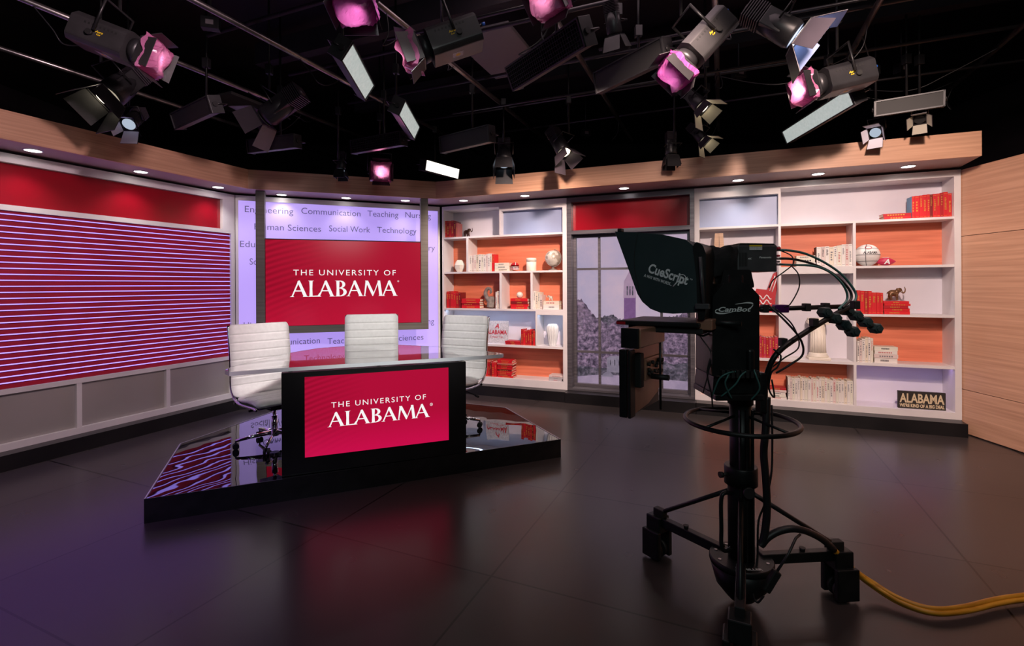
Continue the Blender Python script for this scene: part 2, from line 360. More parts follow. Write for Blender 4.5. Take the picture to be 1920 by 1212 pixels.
# flared roman capitals drawn by hand
def arc(cx, cz, rx, rz, a0, a1, n=12): return [(cx+rx*math.cos(a0+(a1-a0)*i/n), cz+rz*math.sin(a0+(a1-a0)*i/n)) for i in range(n+1)]
def ringq(o, i): return [[o[k], o[k+1], i[k+1], i[k]] for k in range(len(o)-1)]
GL = {
 'A': (.86, [[(.01, 0), (.085, 0), (.43, .9), (.38, 1.01)], [(.33, .93), (.40, 1.01), (.46, 1.01), (.86, 0), (.67, 0)], [(.20, .33), (.60, .33), (.58, .395), (.22, .395)],
       [(-.07, 0), (.17, 0), (.12, .035), (.0, .035)], [(.60, 0), (.93, 0), (.86, .035), (.66, .035)]]),
 'L': (.62, [[(.07, 0), (.25, 0), (.23, .5), (.25, 1), (.07, 1), (.09, .5)], [(-.01, 1), (.33, 1), (.25, .965), (.07, .965)], [(-.01, 0), (.60, 0), (.66, .24), (.625, .24), (.52, .07), (.2, .05), (.07, .035)]]),
 'B': (.66, [[(.07, 0), (.25, 0), (.23, .5), (.25, 1), (.07, 1), (.09, .5)], [(-.01, 1), (.3, 1), (.3, .955), (.07, .965)], [(-.01, 0), (.3, 0), (.3, .05), (.07, .035)], [(.2, .5), (.36, .5), (.36, .55), (.2, .55)]]
       + ringq(arc(.29, .76, .28, .24, -PI/2, PI/2), arc(.25, .755, .155, .195, -PI/2, PI/2)) + ringq(arc(.29, .275, .36, .275, -PI/2, PI/2), arc(.25, .275, .22, .225, -PI/2, PI/2))),
 'M': (1.08, [[(.04, 0), (.10, 0), (.235, .9), (.13, 1)], [(.10, 1), (.27, 1), (.60, .22), (.535, .0), (.52, 0)], [(.52, 0), (.56, 0), (.92, .97), (.86, 1)], [(.82, 1), (.97, 1), (1.10, 0), (.92, 0)],
       [(-.03, 0), (.18, 0), (.12, .03), (.02, .03)], [(.86, 0), (1.17, 0), (1.10, .03), (.92, .03)]]),
}
def alabama(mb, x, y, z, w, h):
    adv = []; cur = 0; gap = {'AL': -.02, 'LA': -.13, 'AB': -.0, 'BA': -.03, 'AM': -.02, 'MA': -.05}
    s = 'ALABAMA'
    for i, ch in enumerate(s):
        adv.append(cur); cur += GL[ch][0]+.06+(gap.get(s[i:i+2], 0))
    tot = cur-.06; k = w/tot
    for ch, a in zip(s, adv):
        for q in GL[ch][1]:
            mb._add([(x+(a+p[0])*k, y, z+p[1]*h) for p in q], [tuple(range(len(q)))])
    return mb

# ================================================================== SETTING
def quad(name, x0, x1, y0, y1, z0, z1, m): return struct(MB().box(x0, x1, y0, y1, z0, z1).build(name, m))
quad('floor', -7.5, 7.5, -2.2, 10.5, -.1, 0, 'floor')
quad('ceiling', -7.5, 7.5, -2.2, 10.5, 4.55, 4.65, 'ceil')
quad('wall_back', -7.5, 7.5, 10.4, 10.5, 0, 4.55, 'ceil')
quad('wall_front', -7.5, 7.5, -2.2, -2.1, 0, 4.55, 'ceil')
quad('wall_far_left', -7.5, -7.4, -2.1, 10.4, 0, 4.55, 'ceil')
quad('wall_far_right', 7.4, 7.5, -2.1, 10.4, 0, 4.55, 'ceil')
def wallobj(name, W, u0, u1, y0, y1, z0, z1, m):
    o = MB().box(u0, u1, y0, y1, z0, z1).build(name, m, None, (W.P.x, W.P.y, 0), (0, 0, W.ang)); return struct(o)
# carrying walls behind the set pieces
wallobj('wall_left', WL, 0, WL.len+.2, .12, .2, 0, ZS-.03, 'black')
wallobj('wall_center', WB, -.05, WB.len+.05, .12, .2, 0, ZS-.03, 'black')
wallobj('wall_shelf_side', WR, .25, WR.len+.3, .37, .45, 0, ZS-.03, 'black')
# light wood wall on the right: three stacked boards
ztop = WW.on(1800, 318)[1]
for i, (a, b) in enumerate(((0.012, .467), (.473, 2.091), (2.097, 2.80))):
    wallobj('wall_right', WW, 0, 4.2, 0, .05, a, b, 'veneer') if i == 1 else wallobj('wall_right', WW, 0, 4.2, 0, .05, a, b, 'veneer')
wallobj('trim_1', WW, .002, 4.2, .02, .049, 0.0, 2.79, 'black')
# black plinths under the set
def plinth(name, W, u0, u1, depth, z=ZB):
    return wallobj(name, W, u0, u1, -depth, .10, 0, z, 'black')
PD = .17
u1059 = WR.u(1059, -PD, 740)
plinth('baseboard_left', WL, 0, WL.len-.07, PD, .14)
plinth('baseboard_center', WB, .06, WB.len-.06, PD*.98, .139)
wallobj('baseboard_shelves', WR, .07, u1059, -PD, .36, 0, ZB, 'black')
wallobj('baseboard_window', WR, u1059+.006, WR.u(1302, 0, 740)+.02, -PD-.02, .36, 0, ZB-.003, 'black')
wallobj('baseboard_right', WR, WR.u(1302, 0, 740)+.026, WR.len-.02, -PD-.02, .36, 0, ZB, 'black')

# header: wood fascia with soffit, three runs meeting in mitres
fp = [(0, 259), (465, 354), (817, 373), (1841, 292)]
FP = [atz(x, y, ZS) for x, y in fp]
d0 = (FP[0]-FP[1]).normalized(); FP[0] = FP[1]+d0*5.0
def header(name, a, b, m0, m1, label):
    """a,b front corners; m0,m1 wall-side corners"""
    ang = math.atan2(b.y-a.y, b.x-a.x); d = Vector((math.cos(ang), math.sin(ang))); n = Vector((-d.y, d.x))
    def loc(p): q = Vector((p[0]-a.x, p[1]-a.y)); return (q.dot(d), q.dot(n))
    poly = [loc(a), loc(b), loc(m1), loc(m0)]
    t = thing(name, label, 'canopy', (a.x, a.y, 0), ang)
    # fascia board
    L = (b-a).length
    k0 = poly[3][0]/poly[3][1]; k1 = (poly[2][0]-L)/poly[2][1]
    MB().slab([(0, 0), (L, 0), (L+k1*.03, .03), (k0*.03, .03)], ZS, ZF).build('fascia', 'veneer', t)
    MB().slab([(k0*.031, .031), (L+k1*.031, .031), poly[2], poly[3]], ZS+.001, ZS+.03).build('soffit', 'soffit', t)
    MB().slab([(k0*.031, .031), (L+k1*.031, .031), poly[2], poly[3]], ZF-.02, ZF).build('top_board', 'black', t)
    return t

def off(W, u, v): q = W.P+W.d*u+W.n*v; return Vector((q.x, q.y, 0))
hb = .03
H1 = header('wood_canopy', FP[0], FP[1], off(WL, 0.2, hb), off(WL, WL.len-.0, hb)+Vector((0, 0, 0)), 'light wood canopy with downlights over the red glowing slat wall on the left')
H2 = header('wood_canopy', FP[1], FP[2], off(WL, WL.len, hb), off(WB, WB.len, hb), 'light wood canopy over the word wall and hanging display, in the middle')
H3 = header('wood_canopy', FP[2], FP[3], off(WB, WB.len, hb), off(WR, WR.len+.0, .1), 'long light wood canopy with a cut end over both bookcases')

# downlights
dl = [(62, 282, 'above the left end of the red panel'), (264, 322, 'above the middle of the red panel'), (409, 351, 'above the right end of the red panel'), (528, 365, 'beside the left display post'),
      (649, 371, 'midway between the two display posts'), (760, 376, 'beside the right display post'), (869, 376, 'above the left half of the left bookcase'), (984, 367, 'above the right half of the left bookcase'),
      (1170, 353, 'above the tall picture window'), (1384, 338, 'above the frosted cell of the right bookcase'), (1534, 326, 'above the middle of the right bookcase'), (1703, 312, 'above the red books at the right end')]
def downlight(p, label):
    t = thing('recessed_downlight', label, 'downlight', (p.x, p.y, ZS), 0, 'recessed downlights in the wood canopy')
    MB().lathe([(.060, 0), (.070, 0), (.072, -.004), (.060, -.006)], n=32, cap=False).build('trim_ring', 'white', t)
    MB().lathe([(.001, -.0015), (.059, -.0015), (.059, -.004), (.001, -.004)], n=32).build('lens', 'down', t)
for x, y, l in dl:
    p = atz(x, y, ZS); downlight(p, 'lit round recessed downlight in the wood canopy '+l)
    lamp('SPOT', 'downlight_lamp', (p.x, p.y, ZS-.02), (p.x, p.y, 0), 17, (1, .93, .88), .05, spot=120, blend=.7)

# ================================================================== LEFT WALL
def wt(W, name, label, cat, group=None, v=0.0):
    q = W.P+W.n*v; return thing(name, label, cat, (q.x, q.y, 0), W.ang, group)
def rz(W, px, py): return W.on(px, py)[1]
uL = WL.len
zr0, zr1 = rz(WL, 300, 404.5-4), 0
zred_b = WL.on(415.7, 429.4)[1]; zred_t = WL.on(415.7, 374)[1]; ured = WL.on(415.7, 400)[0]
zled_t = WL.on(428, 438)[1]; zled_b = WL.on(430, 668)[1]; uled = WL.on(428, 500)[0]
zsill = WL.on(433.6, 737.1)[1]
t = wt(WL, 'led_slat_wall', 'red wall panel with glowing lavender horizontal slats in a white frame', 'wall panel')
f = MB()
f.box(0, uL, -.02, .10, zred_t, ZT)            # top rail
f.box(0, uL, -.02, .10, zled_t, zred_b)        # rail between red and slats
f.box(ured, uL, -.019, .10, zred_b-.001, zred_t+.001)    # right stile
f.box(uled+.03, uL, -.019, .10, zled_b, zled_t+.001)
f.box(0, uL, -.02, .10, zled_b-.045, zled_b)
f.box(0, uL, -.02, .10, ZB, zsill)
for px in (147, 314): u = WL.on(px, 750)[0]; f.box(u-.022, u+.022, -.018, .10, zsill-.001, zled_b-.044)
f.box(uL-.07, uL, -.018, .10, zsill-.001, zled_b-.044)
f.build('frame', 'white', t)
MB().box(0, ured, .03, .06, zred_b+.001, zred_t-.001).build('header_panel', 'redgloss', t)
MB().box(0, uled+.03, .012, .06, zled_b+.001, zled_t-.001).build('slat_backing', 'redmatte', t)
cuts = [0]+[WL.on(px, 750)[0] for px in (147, 314)]+[uL-.07]
for a, b in zip(cuts, cuts[1:]): MB().box(a+.023 if a else 0, b-.023 if b < uL-.1 else b-.001, .02, .05, zsill+.001, zled_b-.046).build('base_panel', 'greypanel', t)
zl = [WL.on(0, 280+v/2.0208)[1] for v in (243, 890)]
for i in range(29):
    z = zl[0]+(zl[1]-zl[0])*i/28
    s = MB().box(.05, uled+.022, .002, .0115, z-.004, z+.006).build('slat', 'redmatte', t)
    MB().box(.05, uled+.022, -.006, .0015, z-.004, z+.005).build('light_strip', 'led', s)

# ================================================================== WORD WALL
t = wt(WB, 'word_wall', 'glowing lavender wall panel printed with grey college subject words', 'wall panel')
uB = WB.len
pl, pr = WB.on(447, 400)[0], WB.on(820.5, 400)[0]; ptz = WB.on(447, 376)[1]
f = MB(); f.box(.02, pl, -.02, .1, ZB, ZT); f.box(pr, uB-.02, -.02, .1, ZB, ZT); f.box(pl, pr, -.02, .1, ptz, ZT); f.box(pl, pr, -.02, .1, ZB, ZB+.12)
f.build('frame', 'white', t)
def wordmat():
    m = bpy.data.materials.new('backlit_lavender'); m.use_nodes = True; N = m.node_tree.nodes; L = m.node_tree.links; b = N['Principled BSDF']
    b.inputs['Base Color'].default_value = (.26, .22, .36, 1); b.inputs['Roughness'].default_value = .35
    tc = N.new('ShaderNodeTexCoord'); nz = N.new('ShaderNodeTexNoise'); nz.inputs['Scale'].default_value = .9; nz.inputs['Detail'].default_value = 1
    cr = N.new('ShaderNodeValToRGB'); cr.color_ramp.elements[0].color = (.40, .27, .86, 1); cr.color_ramp.elements[1].color = (.50, .36, .90, 1)
    L.new(tc.outputs['Object'], nz.inputs[0]); L.new(nz.outputs[0], cr.inputs[0]); L.new(cr.outputs[0], b.inputs['Emission Color']); b.inputs['Emission Strength'].default_value = .92
    return m
M['wordglow'] = wordmat(); M['wordink'] = mat('grey_print', (.07, .06, .10), .5, emit=(.085, .065, .17), es=1)
MB().box(pl, pr, .0, .03, ZB+.12, ptz).build('glow_panel', 'wordglow', t)
words = [('Engineering', 459, 399, 550, 401), ('Communication', 565, 402, 676, 405), ('Teaching', 689, 406, 747, 408), ('Nursing', 760, 408.5, 808, 410),
         ('Human Sciences', 477, 432, 602, 433.5), ('Social Work', 617, 434.5, 694, 436), ('Technology', 707, 437, 781, 438),
         ('Education', 450, 464, 528, 464.5), ('History', 768, 469.5, 815.5, 470), ('Social Work', 468, 497, 548, 497),
         ('History', 457, 616, 507, 615.5), ('Nursing', 768, 608.5, 814, 608), ('Communication', 492, 648, 600, 645), ('Teaching', 614, 645, 672, 643.5), ('Human Sciences', 686, 642, 794, 637.5),
         ('Social Work', 470, 684, 548, 681), ('Technology', 570, 681, 645, 678), ('Engineering', 665, 678, 750, 674), ('History', 458, 722, 508, 718), ('Social Work', 530, 718, 606, 714), ('Nursing', 640, 712, 690, 709), ('Education', 720, 706, 790, 702),
         ('Mathematics', 560, 500, 640, 500), ('Law', 700, 498, 724, 498), ('Business', 600, 560, 655, 560)]
g = MB()
for s, x0, y0, x1, y1 in words:
    ua, za = WB.on(x0, y0); ub, zb = WB.on(x1, y1); put_text(g, s, ua, -.0005, (za+zb)/2, w=ub-ua, h=.088)
g.build('lettering', 'wordink', t)

# ================================================================== DISPLAY ON POSTS
Ya, Yb = 6.43, 7.03
A = at(497.7, 448.8, Ya); B = at(788.1, 455.4, Yb)
WT = Wall((A.x, A.y), (B.x, B.y)); tw = WT.len
z0 = (WT.on(498.2, 612)[1]+WT.on(788.1, 604.8)[1])/2; z1 = (A.z+B.z)/2
t = wt(WT, 'wall_display', 'large display with crimson university title hanging in a grey post frame', 'display')
ul = WT.on(480.5, 500)[0]; ur = WT.on(802.5, 500)[0]; zfb = (WT.on(497, 626)[1]+WT.on(800, 617.5)[1])/2
MB().box(ul, -.004, -.03, .07, zfb, ZS-.002).build('post', 'postbrown', t)
MB().box(tw+.004, ur, -.03, .07, zfb, ZS-.002).build('post', 'postbrown', t)
MB().box(-.004, tw+.004, -.03, .07, zfb, z0-.004).build('bottom_rail', 'postbrown', t)
MB().box(-.003, tw+.003, .0, .06, z0-.003, z1+.014).build('housing', 'black', t)
MB().box(0, tw, -.006, -.001, z0, z1).build('screen', 'tvpic', t)
def title(mb, W, pts, y=-.0075):
    (ux0, zz0) = W.on(*pts[0]); (ux1, _) = W.on(*pts[1]); (ua0, zz1) = W.on(*pts[2]); (ua1, _) = W.on(*pts[3]); (_, zt) = W.on(*pts[4]); (_, zt2) = W.on(*pts[5])
    w_ = ux1-ux0
    put_text(mb, 'THE UNIVERSITY OF', ux0, y, zz0, w=w_, h=zt-zz0, spacing=1.25)
    alabama(mb, ua0, y, zz1, ua1-ua0, zt2-zz1)
    r = .012; cx = ua1+.02; cz = zt2-.01
    o = arc(cx, cz, r, r, 0, 2*PI, 16); i = arc(cx, cz, r*.75, r*.75, 0, 2*PI, 16)
    for q in ringq(o, i): mb._add([(p[0], y, p[1]) for p in q], [(0, 1, 2, 3)])
    put_text(mb, 'R', cx-.004, y, cz-.006, h=.012)
g = MB(); title(g, WT, [(550, 516.5), (742, 517), (546, 557), (744, 555), (550, 505.5), (600, 526.5)]); g.build('title_lettering', 'pictxt', t)

# ================================================================== RISER, DESK
ZR = .165
rp_ = [(269.8, 936.9), (1051.6, 824.4), (948.8, 764.9), (632, 731), (337.1, 832.8)]
RP = [atz(x, y, ZR) for x, y in rp_]
cen = sum(RP, Vector())/5
t = thing('stage_platform', 'low five-sided black platform with a mirror-gloss top under desk and chairs', 'platform', (cen.x, cen.y, 0))
lp = [(p.x-cen.x, p.y-cen.y) for p in RP]
ins = [(x*.992, y*.992) for x, y in lp]
MB().slab(ins, 0, ZR-.008).build('base', 'black', t)
MB().slab(ins, ZR-.0075, ZR).build('mirror_top', 'riser', t)
m = MB()
for i in range(5):
    a, b = lp[i], lp[(i+1) % 5]; c, d_ = ins[(i+1) % 5], ins[i]; m.slab([a, b, c, d_], 0.0, ZR+.001)
m.build('edge_trim', 'blackmetal', t)
m = MB()
for i in (1, 2, 3, 4):
    a, b = lp[i], lp[(i+1) % 5]; k = .995; m.slab([a, b, (b[0]*k, b[1]*k), (a[0]*k, a[1]*k)], ZR+.0012, ZR+.0035)
m.build('edge_strip', 'alu', t)

DA = atz(528.5, 896, ZR); DB = atz(874.2, 849.4, ZR)
WD = Wall((DA.x, DA.y), (DB.x, DB.y)); dw = WD.len
ztd = (WD.on(528.4, 700.2)[1]+WD.on(873.4, 678.6)[1])/2
t = wt(WD, 'anchor_desk', 'black anchor desk with a front screen and wide clear glass top', 'desk')
MB().box(0, dw, .0, .02, ZR+.004, ztd).build('front_panel', 'black', t)
MB().box(0, .02, .021, .46, ZR+.004, ztd).build('side_panel', 'black', t)
MB().box(dw-.02, dw, .021, .46, ZR+.004, ztd).build('side_panel', 'black', t)
MB().box(.021, dw-.021, .44, .46, ZR+.004, ztd).build('back_panel', 'black', t)
MB().box(.021, dw-.021, .021, .439, ztd-.02, ztd-.001).build('top_panel', 'black', t)
s0 = WD.on(571, 707.7); s1 = WD.on(840.2, 689.1); s2 = WD.on(572, 858.5); s3 = WD.on(841.2, 824.4)
sa, sb, sz1, sz0 = (s0[0]+s2[0])/2, (s1[0]+s3[0])/2, (s0[1]+s1[1])/2, (s2[1]+s3[1])/2
MB().box(sa-.006, sb+.006, -.004, -.0005, sz0-.006, sz1+.006).build('screen_bezel', 'blackmetal', t)
MB().box(sa, sb, -.008, -.0045, sz0, sz1).build('screen', 'deskpic', t)
g = MB(); title(g, WD, [(621, 764.5), (798, 745.5), (616, 801), (804, 783), (621, 754), (631, 772.5)], -.0095); g.build('title_lettering', 'pictxt', t)
ZG = .985
gp = [(430, 698), (528, 690.3), (741, 677), (905, 667.5), (942, 664.6), (944, 663.5), (930, 661), (882, 655), (820, 650), (735, 646.5), (665, 648), (598, 653), (560, 659), (531, 664.6)]
G = [atz(x, y, ZG) for x, y in gp]
G += [Vector((-2.14, 4.15, 0)), Vector((-2.15, 3.80, 0)), Vector((-2.11, 3.64, 0))]
def todesk(p): q = Vector((p.x, p.y))-WD.P; return (q.dot(WD.d), q.dot(WD.n))
gl = [todesk(p) for p in G]
MB().slab(gl, ZG-.030, ZG).build('glass_top', 'glass', t)
m = MB(); gi = [(x*.9985+dw*.5*.0015, y*.9985) for x, y in gl]; n_ = len(gl)
for i in range(n_): m.slab([gl[i], gl[(i+1) % n_], (gl[(i+1) % n_][0], gl[(i+1) % n_][1]-.0012), (gl[i][0], gl[i][1]-.0012)], ZG-.0295, ZG-.0005)
m.build('edge_highlight_strip', 'glassedge', t)  # pale strip added so the glass edge looks bright
m = MB()
for u, v in ((.06, .06), (dw*.5, .06), (dw-.06, .06), (.06, .40), (dw*.5, .40), (dw-.06, .40)):
    m.cyl((u, v, ztd), (u, v, ZG-.0305), .016, n=16)
m.build('glass_standoff', 'chrome', t)

# ================================================================== CHAIRS
def sheet(prof, w, t, nx=10, ribs=()):
    """cushion shell following a (y,z) profile"""
    P = [Vector((0, y, z)) for y, z in prof]; L = [0]
    for i in range(1, len(P)): L.append(L[-1]+(P[i]-P[i-1]).length)
    tot = L[-1]; ns = 170; vs = []
    def ev(s):
        i = 0
        while i < len(L)-2 and L[i+1] < s: i += 1
        k = (s-L[i])/(L[i+1]-L[i]); p = P[i].lerp(P[i+1], k)
        a = P[max(i-0, 0)]; b = P[min(i+1, len(P)-1)]; d = (b-a).normalized(); return p, Vector((0, -d.z, d.y))
    rows = []
    for j in range(ns+1):
        s = tot*j/ns; p, n = ev(s)
        e = min(s, tot-s); wr = w/2-max(0, .05-e)**2*9 
        g = 0
        for r in ribs: g = max(g, math.exp(-((s-r*tot)/.006)**2))
        edge = min(1, e/.012+.25); rows.append((p, n, wr, t*edge-g*.014))
    nn = nx+1
    for side in (1, -1):
        for p, n, wr, th in rows:
            for i in range(nn):
                x = -wr+2*wr*i/nx; ed = min(1, (wr-abs(x))/.02+.3); vs.append(p+Vector((x, 0, 0))+n*(side*th/2*ed))
    fs = []; R = ns+1
    for j in range(ns):
        for i in range(nx):
            a = j*nn+i; fs.append((a, a+1, a+1+nn, a+nn)); b = R*nn+a; fs.append((b, b+nn, b+1+nn, b+1))
        for i in (0, nx): a = j*nn+i; b = R*nn+a; fs.append((a, a+nn, b+nn, b))
    for j in (0, ns):
        for i in range(nx): a = j*nn+i; b = R*nn+a; fs.append((a, b, b+1, a+1))
    return MB()._add(vs, fs, True)
def chair(loc, face, label, seat=0.0):
    """face: world angle the sitter looks along; local front is -y"""
    t = thing('executive_chair', label, 'chair', loc, face+PI/2, 'chairs behind the desk')
    s = seat
    bp = smooth_curve([(0, .17, .47+s), (0, .235, .50+s), (0, .268, .56+s), (0, .275, .68+s), (0, .285, .82+s), (0, .305, .96+s), (0, .335, 1.11+s)], 5)
    sheet([(p.y, p.z) for p in bp], .545, .045, ribs=[.20, .31, .42, .53, .64, .75, .86]).build('backrest', 'leather', t)
    sp = smooth_curve([(0, -.27, .435+s), (0, -.24, .462+s), (0, -.1, .465+s), (0, .05, .452+s), (0, .165, .458+s)], 5)
    sheet([(p.y, p.z) for p in sp], .53, .05, ribs=[.25, .42, .59, .76]).build('seat', 'leather', t)
    for sx in (-1, 1):
        x = sx*.264
        pts = smooth_curve([(x, .365, 1.10+s), (x, .338, .96+s), (x, .316, .82+s), (x, .306, .66+s), (x, .295, .55+s), (x, .235, .465+s), (x, .14, .425+s), (x, 0, .42+s), (x, -.2, .43+s), (x, -.28, .425+s)], 5)
        MB().tube(pts, .012, 8).build('side_frame', 'chrome', t)
    m = MB()
    for y, z in ((.18, .418+s), (-.16, .405+s)): m.cyl((-.278, y, z), (.278, y, z), .011, n=10)
    m.box(-.08, .08, -.12, .14, .36+s, .40+s); m.build('seat_mechanism', 'darkchrome', t)
    MB().tube([(.06, .02, .375+s), (.2, .04, .36+s), (.27, .05, .335+s)], .006).cyl((.27, .05, .335+s), (.31, .055, .32+s), .011).build('tilt_lever', 'rubber', t)
    MB().cyl((0, 0, .20), (0, 0, .37+s), .016).cyl((0, 0, .10), (0, 0, .26), .026).build('gas_column', 'chrome', t)
    MB().cyl((0, 0, .075), (0, 0, .125), .038, .03).build('hub', 'chrome', t)
    for k in range(5):
        a = 2*PI*k/5+.35; d = Vector((math.cos(a), math.sin(a), 0)); p = d*.31
        lg = MB().tube([d*.03+Vector((0, 0, .105)), d*.17+Vector((0, 0, .095)), p+Vector((0, 0, .075))], [.021, .017, .013], 8).build('leg', 'chrome', t)
        q = d.cross(Vector((0, 0, 1)))
        m = MB()
        for sgn in (-1, 1): m.cyl(p+q*.006*sgn+Vector((0, 0, .028)), p+q*.024*sgn+Vector((0, 0, .028)), .026, n=18)
        m.cyl(p+Vector((0, 0, .03)), p+Vector((0, 0, .075)), .007, n=8); m.build('caster', 'rubber', lg)
    return t
chair((-2.17, 4.52, ZR+.001), math.radians(-42), 'white leather swivel chair turned right at the left end of the desk', -.03)
chair((-1.42, 4.98, ZR+.001), math.radians(-76), 'white leather swivel chair facing straight out behind the middle of the desk', 0.02)
chair((-.64, 5.02, ZR+.001), math.radians(-115), 'white leather swivel chair turned left at the right end of the desk', .0)

# ================================================================== BOOKCASES
D = .30
def zz(px, py, v=0): return WR.on(px, py, v)[1]
def uu(px, v=0): return WR.on(px, 534, v)[0]
TH = .022
def bookcase(name, label, ua, ub, cells, frame, shelves, dividers, backs):
    t = wt(WR, name, label, 'bookcase')
    m = MB()
    for q in frame: m.box(*q[:2], q[4] if len(q) > 4 else -.012, D+.03, *q[2:4])
    m.build('frame', 'white', t)
    for a, b, z0, z1 in shelves: MB().box(a, b, -.006, D, z0, z1).build('shelf', 'white', t)
    for a, b, z0, z1 in dividers: MB().box(a, b, -.008, D, z0, z1).build('divider', 'white', t)
    for a, b, z0, z1, mt in backs:
        y0 = .08 if mt == 'frost' else D+.001
        o = MB().box(a, b, y0, D+.02 if mt != 'frost' else .1, z0, z1).build({'shelf_veneer': 'wood_back_panel', 'whiteback': 'white_back_panel', 'frost': 'frosted_panel'}[mt], mt, t)
    return t
def glow(t, a, b, z, col, s=4.5):
    k = 'strip_%d' % int(col[0]*100)
    if k not in M: M[k] = emis('added_strip_glow', col, s)
    MB().box(a+.02, b-.02, .065, .085, z-.0028, z-.0005).build('added_glow_strip', M[k], t)  # glowing strip added out of view to tint the cell below
# ---- left one
la, lb = .03, uu(1063.4); oa, ob = uu(833), uu(1055.5)
S1 = (zz(944, 446.5-4.5)-.012, zz(944, 442)+.008); S1 = (zz(833, 449.5), zz(833, 446))
S2 = (zz(833, 514), zz(833, 510.5)); S3 = (zz(833, 581.5), zz(833, 578)); S4 = (zz(1055, 657.8), zz(1055, 651.5)); S5 = zz(1055, 717)
def sh(z, t=.026): return (z-t, z)
S1 = sh(zz(1000, 438)); S2 = sh(zz(833, 510.5)); S3 = sh(zz(833, 578)); S4 = sh(zz(1055, 651.5), .03)
ztA = zz(937, 388); ztB = zz(1000, 392)
d1 = (uu(937), uu(940.5)); d2 = (uu(875), uu(879)); d3 = (uu(937), uu(941)); d4 = (uu(995), uu(999)); d5 = (uu(1004), uu(1007))
z3b = zz(1030, 591)
BL = bookcase('bookcase', 'white bookcase with orange wood backs, between the word wall and the picture window', la, lb, None,
  [(la, oa, ZB, ZT), (ob, lb, ZB, ZT), (oa, ob, ztA, ZT), (d1[1], ob, ztB, ztA), (oa, ob, ZB, S5)],
  [(oa, ob, *S1), (oa, ob, *S2), (oa, ob, *S3), (oa, ob, *S4), (d5[1], ob, z3b, S3[0]-.0005)],
  [(*d1, S1[1], ztA), (*d2, S2[1], S1[0]), (*d3, S3[1], S2[0]), (*d4, S3[1], S2[0]), (*d5, S4[1], S3[0])],
  [(oa, d1[0], S1[1], ztA, 'whiteback'), (d1[1], ob, S1[1], ztB, 'frost'), (oa, ob, S2[1], S1[0], 'shelf_veneer'), (oa, ob, S3[1], S2[0], 'shelf_veneer'),
   (oa, d5[0], S4[1], S3[0], 'whiteback'), (d5[1], ob, S4[1], z3b, 'whiteback'), (oa, ob, S5, S4[0], 'shelf_veneer')])
# ---- right one
ra, rb = uu(1302.5), WR.len-.004; pa, pb = uu(1312), uu(1789)
TA = sh(zz(1787, 406)); TB3 = sh(zz(1605, 499)); TB2 = (zz(1532, 513.5), zz(1532, 500)); TC = sh(zz(1700, 590.5)); TD = sh(zz(1700, 684), .03); TE = zz(1791.8, 774.3)
k1 = (uu(1459.8), uu(1464.5)); k2 = (uu(1599.5), uu(1604.8))
ztC = zz(1312, 373.1); ztD = zz(1787.2, 331.5)
BR = bookcase('bookcase', 'wide white bookcase with orange wood backs, right of the window behind the studio camera', ra, rb, None,
  [(ra, pa, ZB, ZT), (pb, rb, ZB, ZT), (pa, pb, ztD, ZT), (pa, k1[0], ztC, ztD), (pa, pb, ZB, TE)],
  [(pa, pb, *TA), (k2[1], pb, *TB3), (k1[1], k2[0], *TB2), (pa, k1[0], *TC), (k2[1], pb, *TC), (pa, pb, *TD)],
  [(*k1, TD[1], TA[0]), (*k1, TA[1], ztD), (*k2, TE, TD[0]), (*k2, TD[1], TA[0])],
  [(pa, k1[0], TA[1], ztC, 'frost'), (k1[1], pb, TA[1], ztD, 'whiteback'), (pa, k1[0], TC[1], TA[0], 'whiteback'), (k1[1], k2[0], TB2[1], TA[0], 'shelf_veneer'),
   (k2[1], pb, TB3[1], TA[0], 'shelf_veneer'), (k2[1], pb, TC[1], TB3[0], 'whiteback'), (k1[1], k2[0], TD[1], TB2[0], 'whiteback'), (pa, k1[0], TD[1], TC[0], 'shelf_veneer'),
   (k2[1], pb, TD[1], TC[0], 'shelf_veneer'), (pa, k2[0], TE, TD[0], 'shelf_veneer'), (k2[1], pb, TE, TD[0], 'whiteback')])

ICE = (.55, .72, 1.0); LIL = (.62, .42, 1.0)
glow(BL, oa, d5[0], S3[0], ICE, 16); glow(BL, d5[1], ob, z3b, ICE, 16)
glow(BR, k2[1], pb, TD[0], LIL, 8)
# ================================================================== PICTURE WINDOW
wa, wb = uu(1063.4)+.003, ra-.003
t = wt(WR, 'picture_window', 'tall dark-steel framed mock window showing a campus view under a red panel', 'window')
o0, o1 = uu(1072), uu(1294); zp1, zp0 = zz(1072, 380), zz(1072, 433); zw1 = zz(1072, 440)
zwb = zz(1085, 724)
m = MB(); m.box(wa, o0, -.015, .2, ZB, ZT); m.box(o1, wb, -.015, .2, ZB, ZT); m.box(o0, o1, -.015, .2, zp1, ZT); m.box(o0, o1, -.015, .2, zw1, zp0)
m.build('outer_frame', 'steelframe' if 'steelframe' in M else 'alu', t)
M['wsteel'] = vary(mat('dark_brushed_steel', (.16, .15, .17), .35, .6), (.13, .12, .14), (.2, .19, .21), (1, 1, 40), 2)
t.children[0].data.materials[0] = M['wsteel']
MB().box(o0+.001, o1-.001, .1, .12, zp0, zp1).build('red_panel', 'redgloss', t)
R_ = .16
